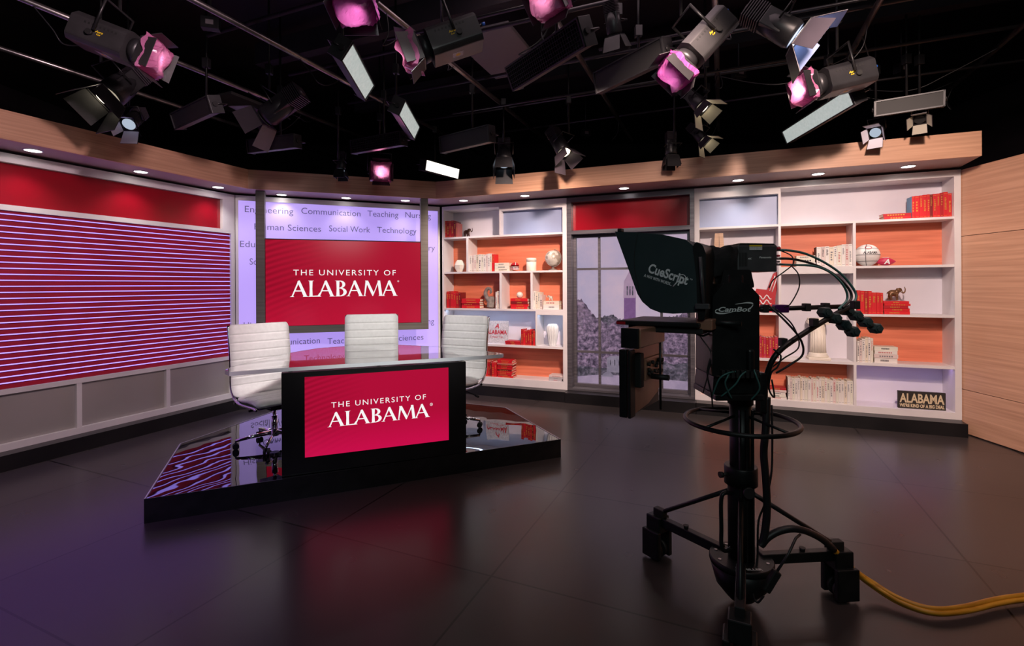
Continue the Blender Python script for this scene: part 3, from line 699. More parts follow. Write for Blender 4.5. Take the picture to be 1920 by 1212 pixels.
# sloped sill and inner casement
MB().side([(0, 0)], 0, 0) if False else None
MB()._add([(o0, -.015, ZB), (o1, -.015, ZB), (o1, -.015, ZB+.03), (o0, -.015, ZB+.03), (o0, R_, zwb-.03), (o1, R_, zwb-.03), (o0, R_, ZB), (o1, R_, ZB)],
          [(0, 1, 2, 3), (3, 2, 5, 4), (0, 3, 4, 6), (1, 7, 5, 2), (0, 6, 7, 1), (4, 5, 7, 6)]).build('sill', 'wsteel', t)
i0, i1 = WR.on(1082, 534, R_)[0], WR.on(1289, 534, R_)[0]; zi1 = WR.on(1082, 447, R_)[1]; zi0 = WR.on(1083, 717.7, R_)[1]
m = MB(); m.box(o0, i0, R_-.04, R_+.02, zi0-.04, zw1); m.box(i1, o1, R_-.04, R_+.02, zi0-.04, zw1); m.box(i0, i1, R_-.04, R_+.02, zi1, zw1); m.box(i0, i1, R_-.04, R_+.02, zi0-.04, zi0)
m.build('casement', 'wsteel', t)
m = MB()
for px in (1124.5, 1240.5): u = WR.on(px, 534, R_)[0]; m.box(u-.016, u+.016, R_-.03, R_+.005, zi0, zi1)
m.build('mullion', 'wsteel', t)
m = MB()
for z in (WR.on(1100, 505, R_)[1], WR.on(1100, 659.5, R_)[1]): m.box(i0, i1, R_-.028, R_+.004, z-.015, z+.015)
m.build('transom', 'wsteel', t)
# printed campus view behind the panes, lit from behind
def emit_only(name, cols, scale, pos=None, s=1.0, detail=6):
    m = bpy.data.materials.new(name); m.use_nodes = True; N = m.node_tree.nodes; L = m.node_tree.links; b = N['Principled BSDF']
    b.inputs['Base Color'].default_value = (.02, .02, .02, 1); b.inputs['Roughness'].default_value = .3
    tc = N.new('ShaderNodeTexCoord'); nz = N.new('ShaderNodeTexNoise'); nz.inputs['Scale'].default_value = scale; nz.inputs['Detail'].default_value = detail; nz.inputs['Roughness'].default_value = .7
    cr = N.new('ShaderNodeValToRGB'); el = cr.color_ramp.elements
    pos = pos or [.35+.3*i/(len(cols)-1) for i in range(len(cols))]
    while len(el) < len(cols): el.new(.5)
    for e, p, c in zip(el, pos, cols): e.position = p; e.color = (*c, 1)
    L.new(tc.outputs['Object'], nz.inputs[0]); L.new(nz.outputs[0], cr.inputs[0]); L.new(cr.outputs[0], b.inputs['Emission Color']); b.inputs['Emission Strength'].default_value = s
    return m
M['vsky'] = emit_only('print_sky', [(.50, .42, .60), (.70, .50, .62)], 1.2, s=.9)
M['vtree'] = emit_only('print_trees', [(.05, .035, .06), (.18, .12, .19), (.42, .27, .40)], 16, [.38, .5, .62], s=.9)
M['vtree2'] = emit_only('print_dark_trees', [(.04, .035, .05), (.10, .085, .115), (.25, .18, .26)], 18, [.38, .5, .64], s=.9)
M['vtower'] = emit_only('print_tower_brick', [(.20, .09, .24), (.25, .12, .29)], 30, s=.9)
M['vtowerl'] = emit_only('print_tower_stone', [(.42, .27, .40), (.5, .33, .46)], 20, s=.9)
M['vroad'] = emit_only('print_road', [(.32, .24, .36), (.45, .33, .46)], 6, s=.9)
M['vhouse'] = emit_only('print_house', [(.22, .18, .25), (.34, .28, .36)], 12, s=.9)
yv = R_+.03
pt = MB().box(i0-.05, i1+.05, yv, yv+.03, zi0-.05, zi1+.05).build('backlit_print', 'vsky', t)
def vp(px, py): u, z = WR.on(px, py, yv); return (max(i0-.04, min(i1+.04, u)), z)
def shape(name, pts, mt, dy): 
    MB().prism([vp(*p) for p in pts], lambda x, z: (x, yv-dy, z), lambda x, z: (x, yv-dy+.0008, z)).build(name, mt, pt)
def treeline(pts, step=2.2, amp=2.5):
    out = []
    for (x0, y0), (x1, y1) in zip(pts, pts[1:]):
        n = max(1, int(abs(x1-x0)/step))
        for i in range(n): k = i/n; out.append((x0+(x1-x0)*k+random.uniform(-.6, .6), y0+(y1-y0)*k+random.uniform(-amp, amp)))
    out.append(pts[-1]); return out
shape('printed_far_trees', treeline([(1078, 585), (1100, 600), (1150, 590), (1165, 600), (1200, 596), (1240, 600), (1292, 585)])+[(1292, 735), (1078, 722)], 'vtree2', .002)
shape('printed_tower', [(1170, 602), (1170, 558), (1192, 558), (1192, 602)], 'vtower', .003)
shape('printed_belfry', [(1169, 559), (1170, 528), (1180.5, 508), (1191.5, 528), (1193, 559)], 'vtowerl', .003)
for x in (1175, 1180, 1185): shape('printed_belfry_opening', [(x, 554), (x, 537), (x+2.6, 537), (x+2.6, 554)], 'vtree2', .004)
shape('printed_tree', treeline([(1080, 566), (1090, 560), (1100, 572), (1112, 590), (1124, 600), (1138, 608), (1150, 630), (1156, 655)])+[(1150, 690), (1120, 690), (1080, 685)], 'vtree', .005)
shape('printed_tree', treeline([(1135, 625), (1145, 608), (1155, 600), (1168, 604), (1182, 622), (1188, 640)])+[(1184, 668), (1140, 668)], 'vtree', .0055)
shape('printed_tree', treeline([(1236, 612), (1250, 596), (1262, 600), (1276, 590), (1292, 584)])+[(1292, 680), (1262, 684), (1240, 676)], 'vtree', .005)
shape('printed_house', [(1138, 672), (1150, 664), (1178, 664), (1184, 672), (1184, 700), (1138, 698)], 'vhouse', .0055)
for x in (1144, 1152, 1160, 1168, 1176): shape('printed_house_window', [(x, 686), (x, 675), (x+1.6, 675), (x+1.6, 686)], 'vtree2', .006)
shape('printed_road', [(1080, 706), (1120, 703), (1180, 705), (1292, 716), (1292, 735), (1080, 725)], 'vroad', .0065)
for x0, x1 in ((1128, 1150), (1190, 1214)): shape('printed_car', [(x0, 706), (x0+3, 701), (x0+8, 698), (x1-6, 698), (x1-1, 702), (x1, 707)], 'vhouse', .007)
MB().box(i0, i1, R_+.008, R_+.012, zi0, zi1).build('pane', 'glassthin' if 'glassthin' in M else 'glass', t)

# ================================================================== BOOKS AND SHELF OBJECTS
ORD = ['first', 'second', 'third', 'fourth', 'fifth', 'sixth', 'seventh', 'eighth', 'ninth', 'tenth', 'eleventh', 'twelfth', 'thirteenth', 'fourteenth', 'fifteenth', 'sixteenth',
       'seventeenth', 'eighteenth', 'nineteenth', 'twentieth', 'twenty-first', 'twenty-second', 'twenty-third', 'twenty-fourth']
def book(u, v, z, w, h, d, color, label, group, lying=False, side=None, pagec='page', marks=1, rot=0):
    """upright: w thick, h tall, d deep, spine at v facing the room. lying: w wide, h thick"""
    q = WR.P+WR.d*u+WR.n*v
    t = thing('book', label, 'book', (q.x, q.y, z), WR.ang+rot, group)
    c = .0035; mt = 'bk_'+color; m = MB()
    if not lying:
        m.box(0, c, .002, d, 0, h); m.box(w-c, w, .002, d, 0, h); m.bbox(0, w, 0, .004, 0, h, .0018)
        m.build('cover', mt, t)
        MB().box(c, w-c, .0045, d-.006, .004, h-.004).build('pages', pagec, t)
        if side:  MB().box(-.0006, -.0001, .002, d, 0, h).build('cover_side', side, t)
        lm = MB()
        if marks and w > .008:
            a = random.choice(((.55, .85), (.3, .8), (.5, .9), (.2, .7))); n = random.randint(4, 9)
            for i in range(n):
                z0 = h*(a[0]+(a[1]-a[0])*i/n); lm.box(w*.28, w*(.55+random.random()*.2), -.0006, -.0001, z0, z0+h*(a[1]-a[0])/n*.6)
            lm.box(w*.15, w*.85, -.0006, -.0001, h*.06, h*.06+.003); lm.box(w*.15, w*.85, -.0006, -.0001, h*.93, h*.93+.003)
            lm.build('spine_lettering', 'gold' if 'red' in color or color in ('rose', 'maroon', 'coral') else random.choice(('greyink', 'greyink', 'ink', 'paleredink')), t)
    else:
        m.box(0, w, .002, d, 0, c); m.box(0, w, .002, d, h-c, h); m.bbox(0, w, 0, .004, 0, h, .0018)
        m.build('cover', mt, t)
        MB().box(.004, w-.004, .0045, d-.006, c, h-c).build('pages', pagec, t)
        if marks:
            lm = MB(); n = random.randint(5, 10); a0 = random.uniform(.15, .4); a1 = random.uniform(.6, .85)
            for i in range(n): x0 = w*(a0+(a1-a0)*i/n); lm.box(x0, x0+w*(a1-a0)/n*.65, -.0006, -.0001, h*.3, h*.68)
            lm.build('spine_lettering', 'gold' if 'red' in color or color in ('rose', 'maroon', 'coral') else random.choice(('greyink', 'ink', 'paleredink')), t)
    return t
def row(px0, px1, ptop, z, n, cols, where, tops=None, depth=.17, v=.03, side=None):
    u0, u1 = uu(px0, v), uu(px1, v); hh = WR.on((px0+px1)/2, ptop, v)[1]-z
    ws = [random.uniform(.75, 1.25) for _ in range(n)]; S = sum(ws); u = u0
    for i in range(n):
        wd = (u1-u0)*ws[i]/S; h = hh*((tops[i % len(tops)]) if tops else random.uniform(.95, 1.04)); c = cols[i % len(cols)]
        end = ' at the right end' if i == n-1 and n > 2 else ''
        book(u+.0004, v+random.uniform(0, .008), z+.0005, wd-.0008, h, depth*random.uniform(.92, 1.05), c,
             f'{BOOKC[c][1]} upright book, {ORD[i]} from left, {where}', 'books in the '+where, side=(side if i == 0 else None))
        u += wd
def stack(px0, px1, ptop, z, n, cols, where, depth=.17, v=.03):
    u0, u1 = uu(px0, v), uu(px1, v); H = WR.on((px0+px1)/2, ptop, v)[1]-z; ws = [random.uniform(.8, 1.2) for _ in range(n)]; S = sum(ws); zc = z+.0005
    for i in range(n):
        h = H*ws[i]/S; c = cols[i % len(cols)]; a = random.uniform(0, .03)*(u1-u0); b = random.uniform(0, .1)*(u1-u0)
        pos = 'bottom one' if i == 0 else 'topmost' if i == n-1 else ORD[i]+' from bottom'
        book(u0+a, v+random.uniform(0, .015), zc, u1-u0-a-b, h-.0006, depth*random.uniform(.9, 1.05), c, f'{BOOKC[c][1]} flat-lying book, {pos}, {where}', 'books in the '+where, True)
        zc += h
    return zc
RD = ['red', 'deepred', 'red', 'red', 'deepred', 'maroon', 'red']; WH = ['white', 'blush', 'white', 'cream', 'white', 'ivory']
# right bookcase
row(1711, 1786, 364, TA[1], 11, ['red', 'red', 'red', 'red', 'red', 'maroon', 'red', 'red', 'deepred', 'red', 'red'], 'red row on the top right shelf', tops=[.95, .96, .97, .99, 1, .99, 1, 1.01, 1.03, 1.06, .99], side='bk_blue')
stack(1657, 1710, 400, TA[1], 2, ['red', 'deepred'], 'pair left of the top right red row')
row(1531.5, 1598.5, 461, TB2[1], 9, WH, 'white row left of the basketball', tops=[.96, .97, .98, .95, .97, 1.0, 1.05, 1.06, 1.06], side='ink')
stack(1493, 1531, 479.5, TB2[1], 3, ['white', 'ivory', 'cream'], 'white stack above the blue-grey cell')
row(1607, 1656, 547, TC[1], 7, ['red', 'red', 'deepred', 'red', 'red', 'red', 'red'], 'red row left of the brown elephant', tops=[1.05, 1.03, 1.02, 1.02, .95, .95, .94])
ze2 = stack(1657, 1708.5, 565, TC[1], 5, ['red', 'red', 'deepred', 'red', 'red'], 'red stack under the brown elephant')
row(1424, 1458.5, 632, TD[1], 7, ['rose', 'deepred', 'rose', 'deepred'], 'rose-red row behind the studio camera')
row(1316, 1332, 632, TD[1], 3, ['rose', 'deepred', 'rose'], 'short red row left of the camera mount')
row(1607, 1637, 636, TD[1], 6, WH, 'white row at the middle right shelf', tops=[.9, .95, 1, 1.05, 1.06, 1.03])
stack(1638, 1684.5, 651, TD[1], 4, ['white', 'blush', 'white', 'ivory'], 'white stack at the middle right shelf')
row(1476, 1598.5, 711, TE, 24, ['white', 'blush', 'ivory', 'white', 'white', 'cream', 'white', 'ivory'], 'long white row on the bottom shelf', side='ink')
stack(1438, 1475, 728, TE, 5, ['white', 'ivory', 'white', 'blush', 'deepred'], 'stack left of the long white row')
# left bookcase
row(834.5, 858, 415.5, S1[1], 6, ['red', 'deepred', 'red', 'deepred', 'maroon', 'coral'], 'red row on the top left shelf', tops=[1.05, 1.05, 1.03, 1.05, 1.0, .88])
row(880, 922, 477, S2[1], 10, WH, 'white row left of the small helmet', tops=[.93, .96, .97, .98, 1.0, .99, .97, 1.01, 1.02, 1.02])
row(922.3, 926.5, 478, S2[1], 1, ['red'], 'white row beside the small helmet')
stack(927, 955, 493, S2[1], 3, ['cream', 'ivory', 'cream'], 'cream stack beside the small helmet')
row(837, 863, 547.5, S3[1], 6, RD, 'red row left of the grey trunk sculpture')
stack(864, 902, 560.5, S3[1], 4, ['red', 'deepred', 'red', 'red'], 'red stack left of the grey trunk sculpture')
row(928.5, 936.5, 547, S3[1], 2, ['white', 'cream'], 'white pair right of the grey trunk sculpture')
zb1 = stack(956, 991, 560, S3[1], 4, ['red', 'red', 'maroon', 'red'], 'red stack under the white ball')
row(1000, 1016, 546.5, S3[1], 4, ['white', 'cream', 'ivory', 'blush'], 'white row left of the silver elephant', tops=[1.0, .97, .94, .8])
zb2 = stack(1017, 1049, 565, S3[1], 2, ['white', 'cream'], 'white stack under the silver elephant')
stack(946, 975.5, 640, S4[1], 2, ['deepred', 'deepred'], 'pair right of the name placard')
row(976, 1003, 619, S4[1], 7, ['deepred', 'red', 'deepred', 'deepred', 'red', 'maroon', 'red'], 'red row right of the name placard')
row(900, 930, 679, S5, 8, RD, 'red row on the lowest left shelf')
stack(931, 961, 676, S5, 11, ['red', 'deepred', 'red', 'red', 'maroon', 'red', 'deepred', 'red', 'coral', 'red', 'red'], 'tall red stack on the lowest left shelf')
stack(1027.5, 1055, 704.5, S5, 3, ['grey', 'grey', 'blush'], 'grey stack beside the picture window')

def onshelf(px, z, v=.1): u = WR.on(px, 534, v)[0]; p = WR.pt(u, v, z+.0005); return p
def mpp(px, v=.1): u = WR.on(px, 534, v)[0]; return WR.pt(u, v, 0).y/F    # metres per pixel there
def elephant(px, z, size, label, m, flip=1, rot=0.0):
    p = onshelf(px, z); t = thing('elephant_figurine', label, 'figurine', p, WR.ang+rot)
    k = size*flip; s = size
    P = []
    E = lambda x, y, zc, a, b, c: P.append(('e', (x*k, y*s, zc*s), (a*s, b*s, c*s)))
    T = lambda pts, r0, r1: P.append(('t', [(x*k, y*s, zc*s) for x, y, zc in pts], r0*s, r1*s))
    E(-.05, 0, .50, .30, .19, .22); E(.08, 0, .53, .2, .17, .2); E(.30, 0, .70, .14, .12, .15)
    T([(.15, 0, .58), (.3, 0, .7)], .15, .11)
    T([(.38, 0, .66), (.48, 0, .52), (.56, 0, .56), (.60, 0, .74), (.55, 0, .92)], .065, .028)
    for x, y, dx in ((-.22, .09, -.04), (-.22, -.09, .06), (.14, .09, .08), (.14, -.09, -.02)): T([(x, y, .45), (x+dx*.5, y, .22), (x+dx, y, .045)], .085, .062)
    for sy in (-1, 1): E(.22, sy*.15, .70, .11, .025, .15)
    T([(-.34, 0, .58), (-.40, 0, .46), (-.39, 0, .32)], .022, .012)
    blob(P, 'body', m, t, size*.028)
    for sy in (-1, 1): MB().tube([(.36*k, sy*.06*s, .62*s), (.46*k, sy*.07*s, .56*s), (.54*k, sy*.06*s, .60*s)], [.016*s, .012*s, .004*s], 6).build('tusk', 'cream', t)
    return t
elephant(876, S1[1], 19*mpp(876), 'dark bronze elephant figurine, trunk curled up, beside red books on top left shelf', 'darkbronze')
elephant(1676, ze2, 29*mpp(1676), 'brown elephant figurine with raised trunk standing on a red book stack', 'brownbronze')
elephant(1032, zb2, 13*mpp(1032), 'small silver elephant figurine standing on the white books', 'silver', -1)
# grey trunk sculpture
p = onshelf(918, S3[1]); s = 39*mpp(918); t = thing('trunk_sculpture', 'grey stone elephant head sculpture with raised looped trunk beside red stack', 'sculpture', p, WR.ang)
blob([('e', (.06*s, 0, .2*s), (.2*s, .14*s, .2*s)), ('e', (.08*s, 0, .42*s), (.19*s, .13*s, .17*s)), ('t', [(.05*s, 0, .05*s), (.05*s, 0, .4*s)], .2*s, .15*s),
      ('t', [(0, 0, .35*s), (-.14*s, 0, .5*s), (-.22*s, 0, .74*s), (-.12*s, 0, .94*s), (.02*s, 0, .94*s), (.08*s, 0, .80*s), (.02*s, 0, .72*s)], .13*s, .045*s),
      ('e', (.2*s, .02*s, .42*s), (.06*s, .1*s, .16*s))], 'body', 'stone', t, s*.022)
# globe
p = onshelf(1037, S2[1]); s = mpp(1037); r = 15*s
t = thing('desk_globe', 'silver and brown globe on a round foot, right end of the second shelf', 'globe', p, WR.ang)
MB().lathe([(9*s, 0), (9*s, 1*s), (4*s, 3*s), (1.5*s, 5*s), (1.5*s, 8*s)], n=24).build('stand', 'stone', t)
gb = MB().ball((0, 0, 0), r, 32).build('ball', 'silver', t, (0, 0, 8*s+r)); gb.rotation_euler = (0, .4, 0)
MB().tube([(math.sin(a)*r*1.08, 0, 8*s+r-math.cos(a)*r*1.08) for a in [(-.25+i*.17)*1 for i in range(20)]], .8*s, 6).build('meridian_arm', 'stone', t)
# jar
p = onshelf(996.5, S2[1]); t = thing('lidded_jar', 'cream cylindrical lidded jar between the helmet and the globe', 'jar', p, WR.ang); s = mpp(996)
MB().lathe([(8.6*s, 0), (9.3*s, 1*s), (9.3*s, 17*s)], n=32).build('body', 'cream', t); MB().lathe([(9.6*s, 17.2*s), (9.6*s, 23*s), (8.8*s, 24*s)], n=32).build('lid', 'cream', t)
# faceted vase
p = onshelf(862, S2[1]); s = mpp(862); t = tag(MB().lathe([(5*s, 0), (9*s, 7*s), (10.2*s, 13*s), (7*s, 20*s), (4*s, 22.5*s), (3.2*s, 22.5*s), (3*s, 20*s)], n=7, sm=False).build('faceted_vase', 'cream', None, p, (0, 0, .3)), 'small cream faceted vase in the narrow orange cell', 'vase')
# ribbed vase
p = onshelf(1035.5, S4[1]); s = mpp(1035); t = tag(MB().lathe([(6*s, 0), (6.5*s, 1.5*s), (9*s, 16*s), (11*s, 30*s), (10*s, 37*s), (7.2*s, 41*s), (6.4*s, 41*s), (6.5*s, 36*s)], n=72, ribs=14, amp=.07).build('ribbed_vase', 'letterwhite', None, p), 'tall white vertically ribbed vase on the fourth shelf', 'vase')
# white ball
p = onshelf(974.5, zb1); s = mpp(974); tag(MB().ball((0, 0, 6.2*s), 6.2*s, 24).build('baseball', 'cream', None, p), 'white baseball resting on the red book stack', 'ball')
# mini helmet
p = onshelf(965.5, S2[1]); s = mpp(965); t = thing('mini_helmet', 'small crimson football helmet with white face guard beside the cream books', 'helmet', p, WR.ang+.5)
bm = bmesh.new(); bmesh.ops.create_uvsphere(bm, u_segments=24, v_segments=16, radius=8.4*s)
bmesh.ops.delete(bm, geom=[v for v in bm.verts if (v.co.z < -5.5*s) or (v.co.y < -3*s and v.co.z < 2.2*s)], context='VERTS')
o = MB().bm(bm, None, True).build('shell', 'bk_deepred', t, (0, 0, 8*s)); sd = o.modifiers.new('s', 'SOLIDIFY'); sd.thickness = .8*s
MB().tube([(math.cos(a)*.8*s, math.sin(a)*8.8*s*math.cos(0), 8*s+math.cos(a)*8.8*s) for a in [-1.2+i*.2 for i in range(12)]], .5*s, 6).build('stripe', 'letterwhite', t)
m = MB()
for z in (2.5, 5, 7.5): m.tube([(math.cos(a)*8*s, -abs(math.sin(a))*11*s, z*s) for a in [i*PI/10 for i in range(11)]], .45*s, 6)
for x in (-3, 3): m.cyl((x*s, -10*s, 2.5*s), (x*s, -10*s, 8*s), .45*s, n=6)
m.build('face_guard', 'letterwhite', t)
# name placard
p = onshelf(930, S4[1], .13); s = mpp(930); t = thing('name_placard', 'square speckled grey placard reading Alabama in red letters behind the right chair', 'placard', p, WR.ang)
M['speckle'] = vary(mat('speckled_board', (.5, .5, .52), .5), (.40, .41, .43), (.62, .6, .62), (60, 60, 60), 5)
T = Matrix.Rotation(-.10, 4, 'X')
MB().box(-23*s, 23*s, 0, .02, 0, 42*s, T).build('board', 'speckle', t)
g = MB(); put_text(g, 'ALABAMA', 0, -.001, 17*s, w=42*s, h=8*s, center=True, T=T, bold=.02); put_text(g, 'A', 0, -.001, 28*s, h=9*s, center=True, T=T, shear=.3, bold=.02)
put_text(g, 'Crimson Tide', 0, -.001, 10*s, w=26*s, h=4*s, center=True, T=T, shear=.4); g.build('lettering', 'redink', t)
# basketball
p = onshelf(1626, TB3[1]); s = mpp(1626); r = 20.3*s; t = thing('basketball', 'white basketball with black seams reading Alabama beside the small football', 'ball', p, WR.ang-.1)
MB().ball((0, 0, r), r, 40).build('cover', 'leather', t)
m = MB()
R2 = r*1.0
m.tube([(R2*math.cos(a), R2*math.sin(a), r) for a in [2*PI*i/40 for i in range(40)]], .5*s, 6, True)
m.tube([(R2*math.sin(a)*.25, R2*math.sin(a)*.968, r+R2*math.cos(a)) for a in [2*PI*i/40 for i in range(40)]], .5*s, 6, True)
for sg in (-1, 1): m.tube([(R2*math.cos(a)*.92+0, R2*math.sin(a)*.92*.75+sg*0, r+sg*R2*(.45+.25*math.cos(2*a))) if 0 else (R2*math.sin(.95)*math.cos(a), R2*math.sin(.95)*math.sin(a), r+sg*R2*math.cos(.95)) for a in [2*PI*i/40 for i in range(40)]], .4*s, 6, True)
m.build('seam', 'ink', t)
g = MB(); vs, fs, tw_ = text('ALABAMA', w=23*s, h=5*s, bold=.02)
def wrap(vs, r, cz, zoff): return [(math.sin((v[0]-tw_/2+3*s)/r)*r*1.01, -math.cos((v[0]-tw_/2+3*s)/r)*r*1.01*math.sqrt(max(.05, 1-((v[2]+zoff)/r)**2)), cz+v[2]+zoff) for v in vs]
g._add(wrap(vs, r, r, 1.5*s), fs); g.build('lettering', 'ink', t)
g = MB(); o = arc(0, 0, 5.5*s, 3.5*s, 0, 2*PI, 20); i_ = arc(0, 0, 4.3*s, 2.6*s, 0, 2*PI, 20)
for q in ringq(o, i_): g._add([(a, -math.sqrt(max(0, r*r*1.02-a*a-(b+13.5*s)**2)), r+13.5*s+b) for a, b in q], [(0, 1, 2, 3)])
g.build('emblem', 'redink', t)
# football
p = onshelf(1660.5, TB3[1], .07); s = mpp(1660); t = thing('mini_football', 'small crimson football with a white script letter beside the white basketball', 'ball', p, WR.ang)
prof = [(max(.02, math.cos(x*PI/2)**.8)*7.5*s, x*16*s) for x in [-1+i/10 for i in range(21)]]
MB().lathe(prof, n=24, T=Matrix.Translation((0, 0, 7.5*s)) @ Matrix.Rotation(PI/2, 4, 'Y')).build('cover', 'bk_rose', t)
g = MB(); put_text(g, 'A', 0, -7.7*s, 3*s, h=9*s, center=True, shear=.25, bold=.03); g.build('letter_mark', 'letterwhite', t)
m = MB(); m.box(-5*s, 5*s, -.8*s, .8*s, 14.6*s, 15.2*s); [m.box(x*s, (x+.8)*s, -2*s, 2*s, 14.8*s, 15.4*s) for x in (-4, -2, 0, 2, 4)]; m.build('laces', 'letterwhite', t)
# classical column
p = onshelf(1533, TD[1], .12); s = mpp(1533, .12); t = thing('column_ornament', 'cream fluted Ionic column ornament in the tall white cell', 'ornament', p, WR.ang)
MB().bbox(-18*s, 18*s, -18*s, 18*s, 0, 5*s, s).lathe([(17*s, 5*s), (17.5*s, 7*s), (15*s, 9*s), (15.5*s, 11*s), (13*s, 13*s)], n=32).build('base', 'cream', t)
MB().lathe([(13*s, 13*s), (12.5*s, 30*s), (11.5*s, 66*s)], n=96, ribs=18, amp=.045).build('shaft', 'cream', t)
m = MB(); m.lathe([(12.3*s, 66*s), (13.5*s, 68*s), (12.5*s, 70*s)], n=32); m.bbox(-16*s, 16*s, -13*s, 13*s, 73*s, 77*s, s)
for sx in (-1, 1): m.cyl((sx*13*s, -13*s, 70*s), (sx*13*s, 13*s, 70*s), 4.6*s, n=20); m.cyl((sx*13*s, -13.8*s, 70*s), (sx*13*s, 13.8*s, 70*s), 2.4*s, n=14)
m.bbox(-13*s, 13*s, -12*s, 12*s, 70*s, 73*s, s); m.build('capital', 'cream', t)
# block sign
ua_, za_ = WR.on(1684, 760, .04); ub_, zb_ = WR.on(1775, 770, .04); p = WR.pt(ua_, .04, TE+.0005); H = WR.on(1684, 733, .04)[1]-TE
t = thing('slogan_sign', 'black block sign with cream slogan letters on the bottom right shelf', 'sign', p, WR.ang+.04); Wd = ub_-ua_
M['signcream'] = mat('cream_paint', (.68, .56, .36), .6); M['signblack'] = mat('worn_black_paint', (.025, .02, .017), .6)
MB().bbox(0, Wd, 0, .03, 0, H, .002).build('block', 'signblack', t)
g = MB(); put_text(g, 'ALABAMA', Wd*.03, -.0008, H*.36, w=Wd*.94, h=H*.52, bold=.03); put_text(g, "WE'RE KIND OF A BIG DEAL", Wd*.03, -.0008, H*.09, w=Wd*.94, h=H*.19, bold=.03); g.build('lettering', 'signcream', t)
# pale wooden easel piece and red fan hand in the cell behind the studio camera
p = onshelf(1348.5, TC[1], .12); s = mpp(1348); t = thing('wooden_obelisk', 'pale beech tapering stand seen above the black lens cloth', 'ornament', p, WR.ang)
MB()._add([(-17*s, -6*s, 0), (-3*s, -6*s, 0), (0, -3*s, 147*s), (-7*s, -3*s, 147*s), (-17*s, 4*s, 0), (-3*s, 4*s, 0), (0, 2*s, 147*s), (-7*s, 2*s, 147*s)], [(0, 1, 2, 3), (4, 7, 6, 5), (0, 4, 5, 1), (3, 2, 6, 7), (0, 3, 7, 4), (1, 5, 6, 2)]).build('leg', 'tan', t)
MB()._add([(17*s, -6*s, 0), (3*s, -6*s, 0), (0.2*s, -3*s, 147*s), (7*s, -3*s, 147*s), (17*s, 4*s, 0), (3*s, 4*s, 0), (.2*s, 2*s, 147*s), (7*s, 2*s, 147*s)], [(0, 3, 2, 1), (4, 5, 6, 7), (0, 1, 5, 4), (3, 7, 6, 2), (0, 4, 7, 3), (1, 2, 6, 5)]).build('leg', 'tan', t)
p = onshelf(1434, TC[1], .14); s = mpp(1434); t = thing('foam_hand', 'red and white printed foam hand standing behind the studio camera', 'toy', p, WR.ang)
MB().side([(-16*s, 0), (16*s, 0), (18*s, 30*s), (25*s, 68*s), (21*s, 76*s), (14*s, 72*s), (4*s, 42*s), (-14*s, 44*s), (-20*s, 30*s)], 0, .03).build('palm', 'bk_deepred', t)
m = MB()
for x0, z0, x1, z1 in ((8, 40, 17, 68), (12, 38, 21, 66)): m.tube([(x0*s, -.001, z0*s), (x1*s, -.001, z1*s)], 1*s, 4)
for k in range(3): m.tube([(x*s, -.001, (28-k*9+4*math.sin(x*.5))*s) for x in range(-13, 12, 2)], 1.1*s, 4)
m.build('printed_lines', 'letterwhite', t)

# ================================================================== STUDIO CAMERA ON PEDESTAL
ZP = 2.488; PC = atz(1388, 1130, 0); PC = Vector((1.143, ZP, 0))
def q(px, py, dy=0.0): return at(px, py, ZP+dy)
def loc(t, v): return Vector(v)-t.location
def qp(t, px, py, dy=0.0): return q(px, py, dy)-t.location
def qprism(t, pts, d0, d1, mb=None, persp=None):
    """outline read at depth d0 given thickness to d1 straight back"""
    mb = mb or MB(); P = [qp(t, x, y, d0 if persp is None else persp) for x, y in pts]
    n = len(P); vs = [Vector((p.x, p.y-(persp or d0)+d0, p.z)) for p in P]; vs += [Vector((v.x, v.y+(d1-d0), v.z)) for v in vs]
    mb._add(vs, [tuple(range(n)), tuple(range(2*n-1, n-1, -1))]+[(i, i+n, (i+1) % n+n, (i+1) % n) for i in range(n)]); return mb
def rounded(pts, r=6, k=4):
    out = []; n = len(pts)
    for i in range(n):
        p = Vector(pts[i]); a = Vector(pts[i-1]); b = Vector(pts[(i+1) % n]); da = (a-p); db = (b-p)
        ra = min(r, da.length*.45); rb = min(r, db.length*.45); A_ = p+da.normalized()*ra; B_ = p+db.normalized()*rb
        for j in range(k+1): t_ = j/k; out.append(tuple((1-t_)**2*A_+2*t_*(1-t_)*p+t_*t_*B_))
    return out

# pedestal
t = thing('camera_pedestal', 'black wheeled camera pedestal with steering ring and three caster legs', 'pedestal', PC)
zr = .913; rr = .262
MB().tube([(rr*math.cos(a), rr*math.sin(a), zr) for a in [2*PI*i/64 for i in range(64)]], .0115, 10, True).build('steering_ring', 'rigblack', t)
m = MB()
for k in range(4): a = k*PI/2+.5; m.tube([(.05*math.cos(a), .05*math.sin(a), zr+.03), (rr*math.cos(a), rr*math.sin(a), zr)], .007, 8)
m.build('ring_spoke', 'rigblack', t)
MB().lathe([(.052, .55), (.052, 1.0)], n=40).build('upper_column', 'rigblack', t)
m = MB(); m.lathe([(.062, .20), (.062, .60), (.062, .61)], n=40); m.lathe([(.078, .60), (.078, .685), (.075, .69)], n=40); m.lathe([(.061, .03), (.061, .20)], n=40)
m.build('lower_column', 'rigblack', t)
m = MB()
for dx in (-.03, .0, .032): m.box(dx-.004, dx+.004, -.066, -.050, .23, .98)
m.build('column_rail', 'blackmetal', t)
g = MB().cyl((0, -.075, .585), (0, -.092, .585), .027, n=24).build('lock_disc', 'fixgrey', t)
MB().cyl((-.07, -.02, .655), (-.105, -.03, .655), .008).cyl((-.105, -.03, .655), (-.12, -.033, .655), .015).build('clamp_knob', 'rubber', t)
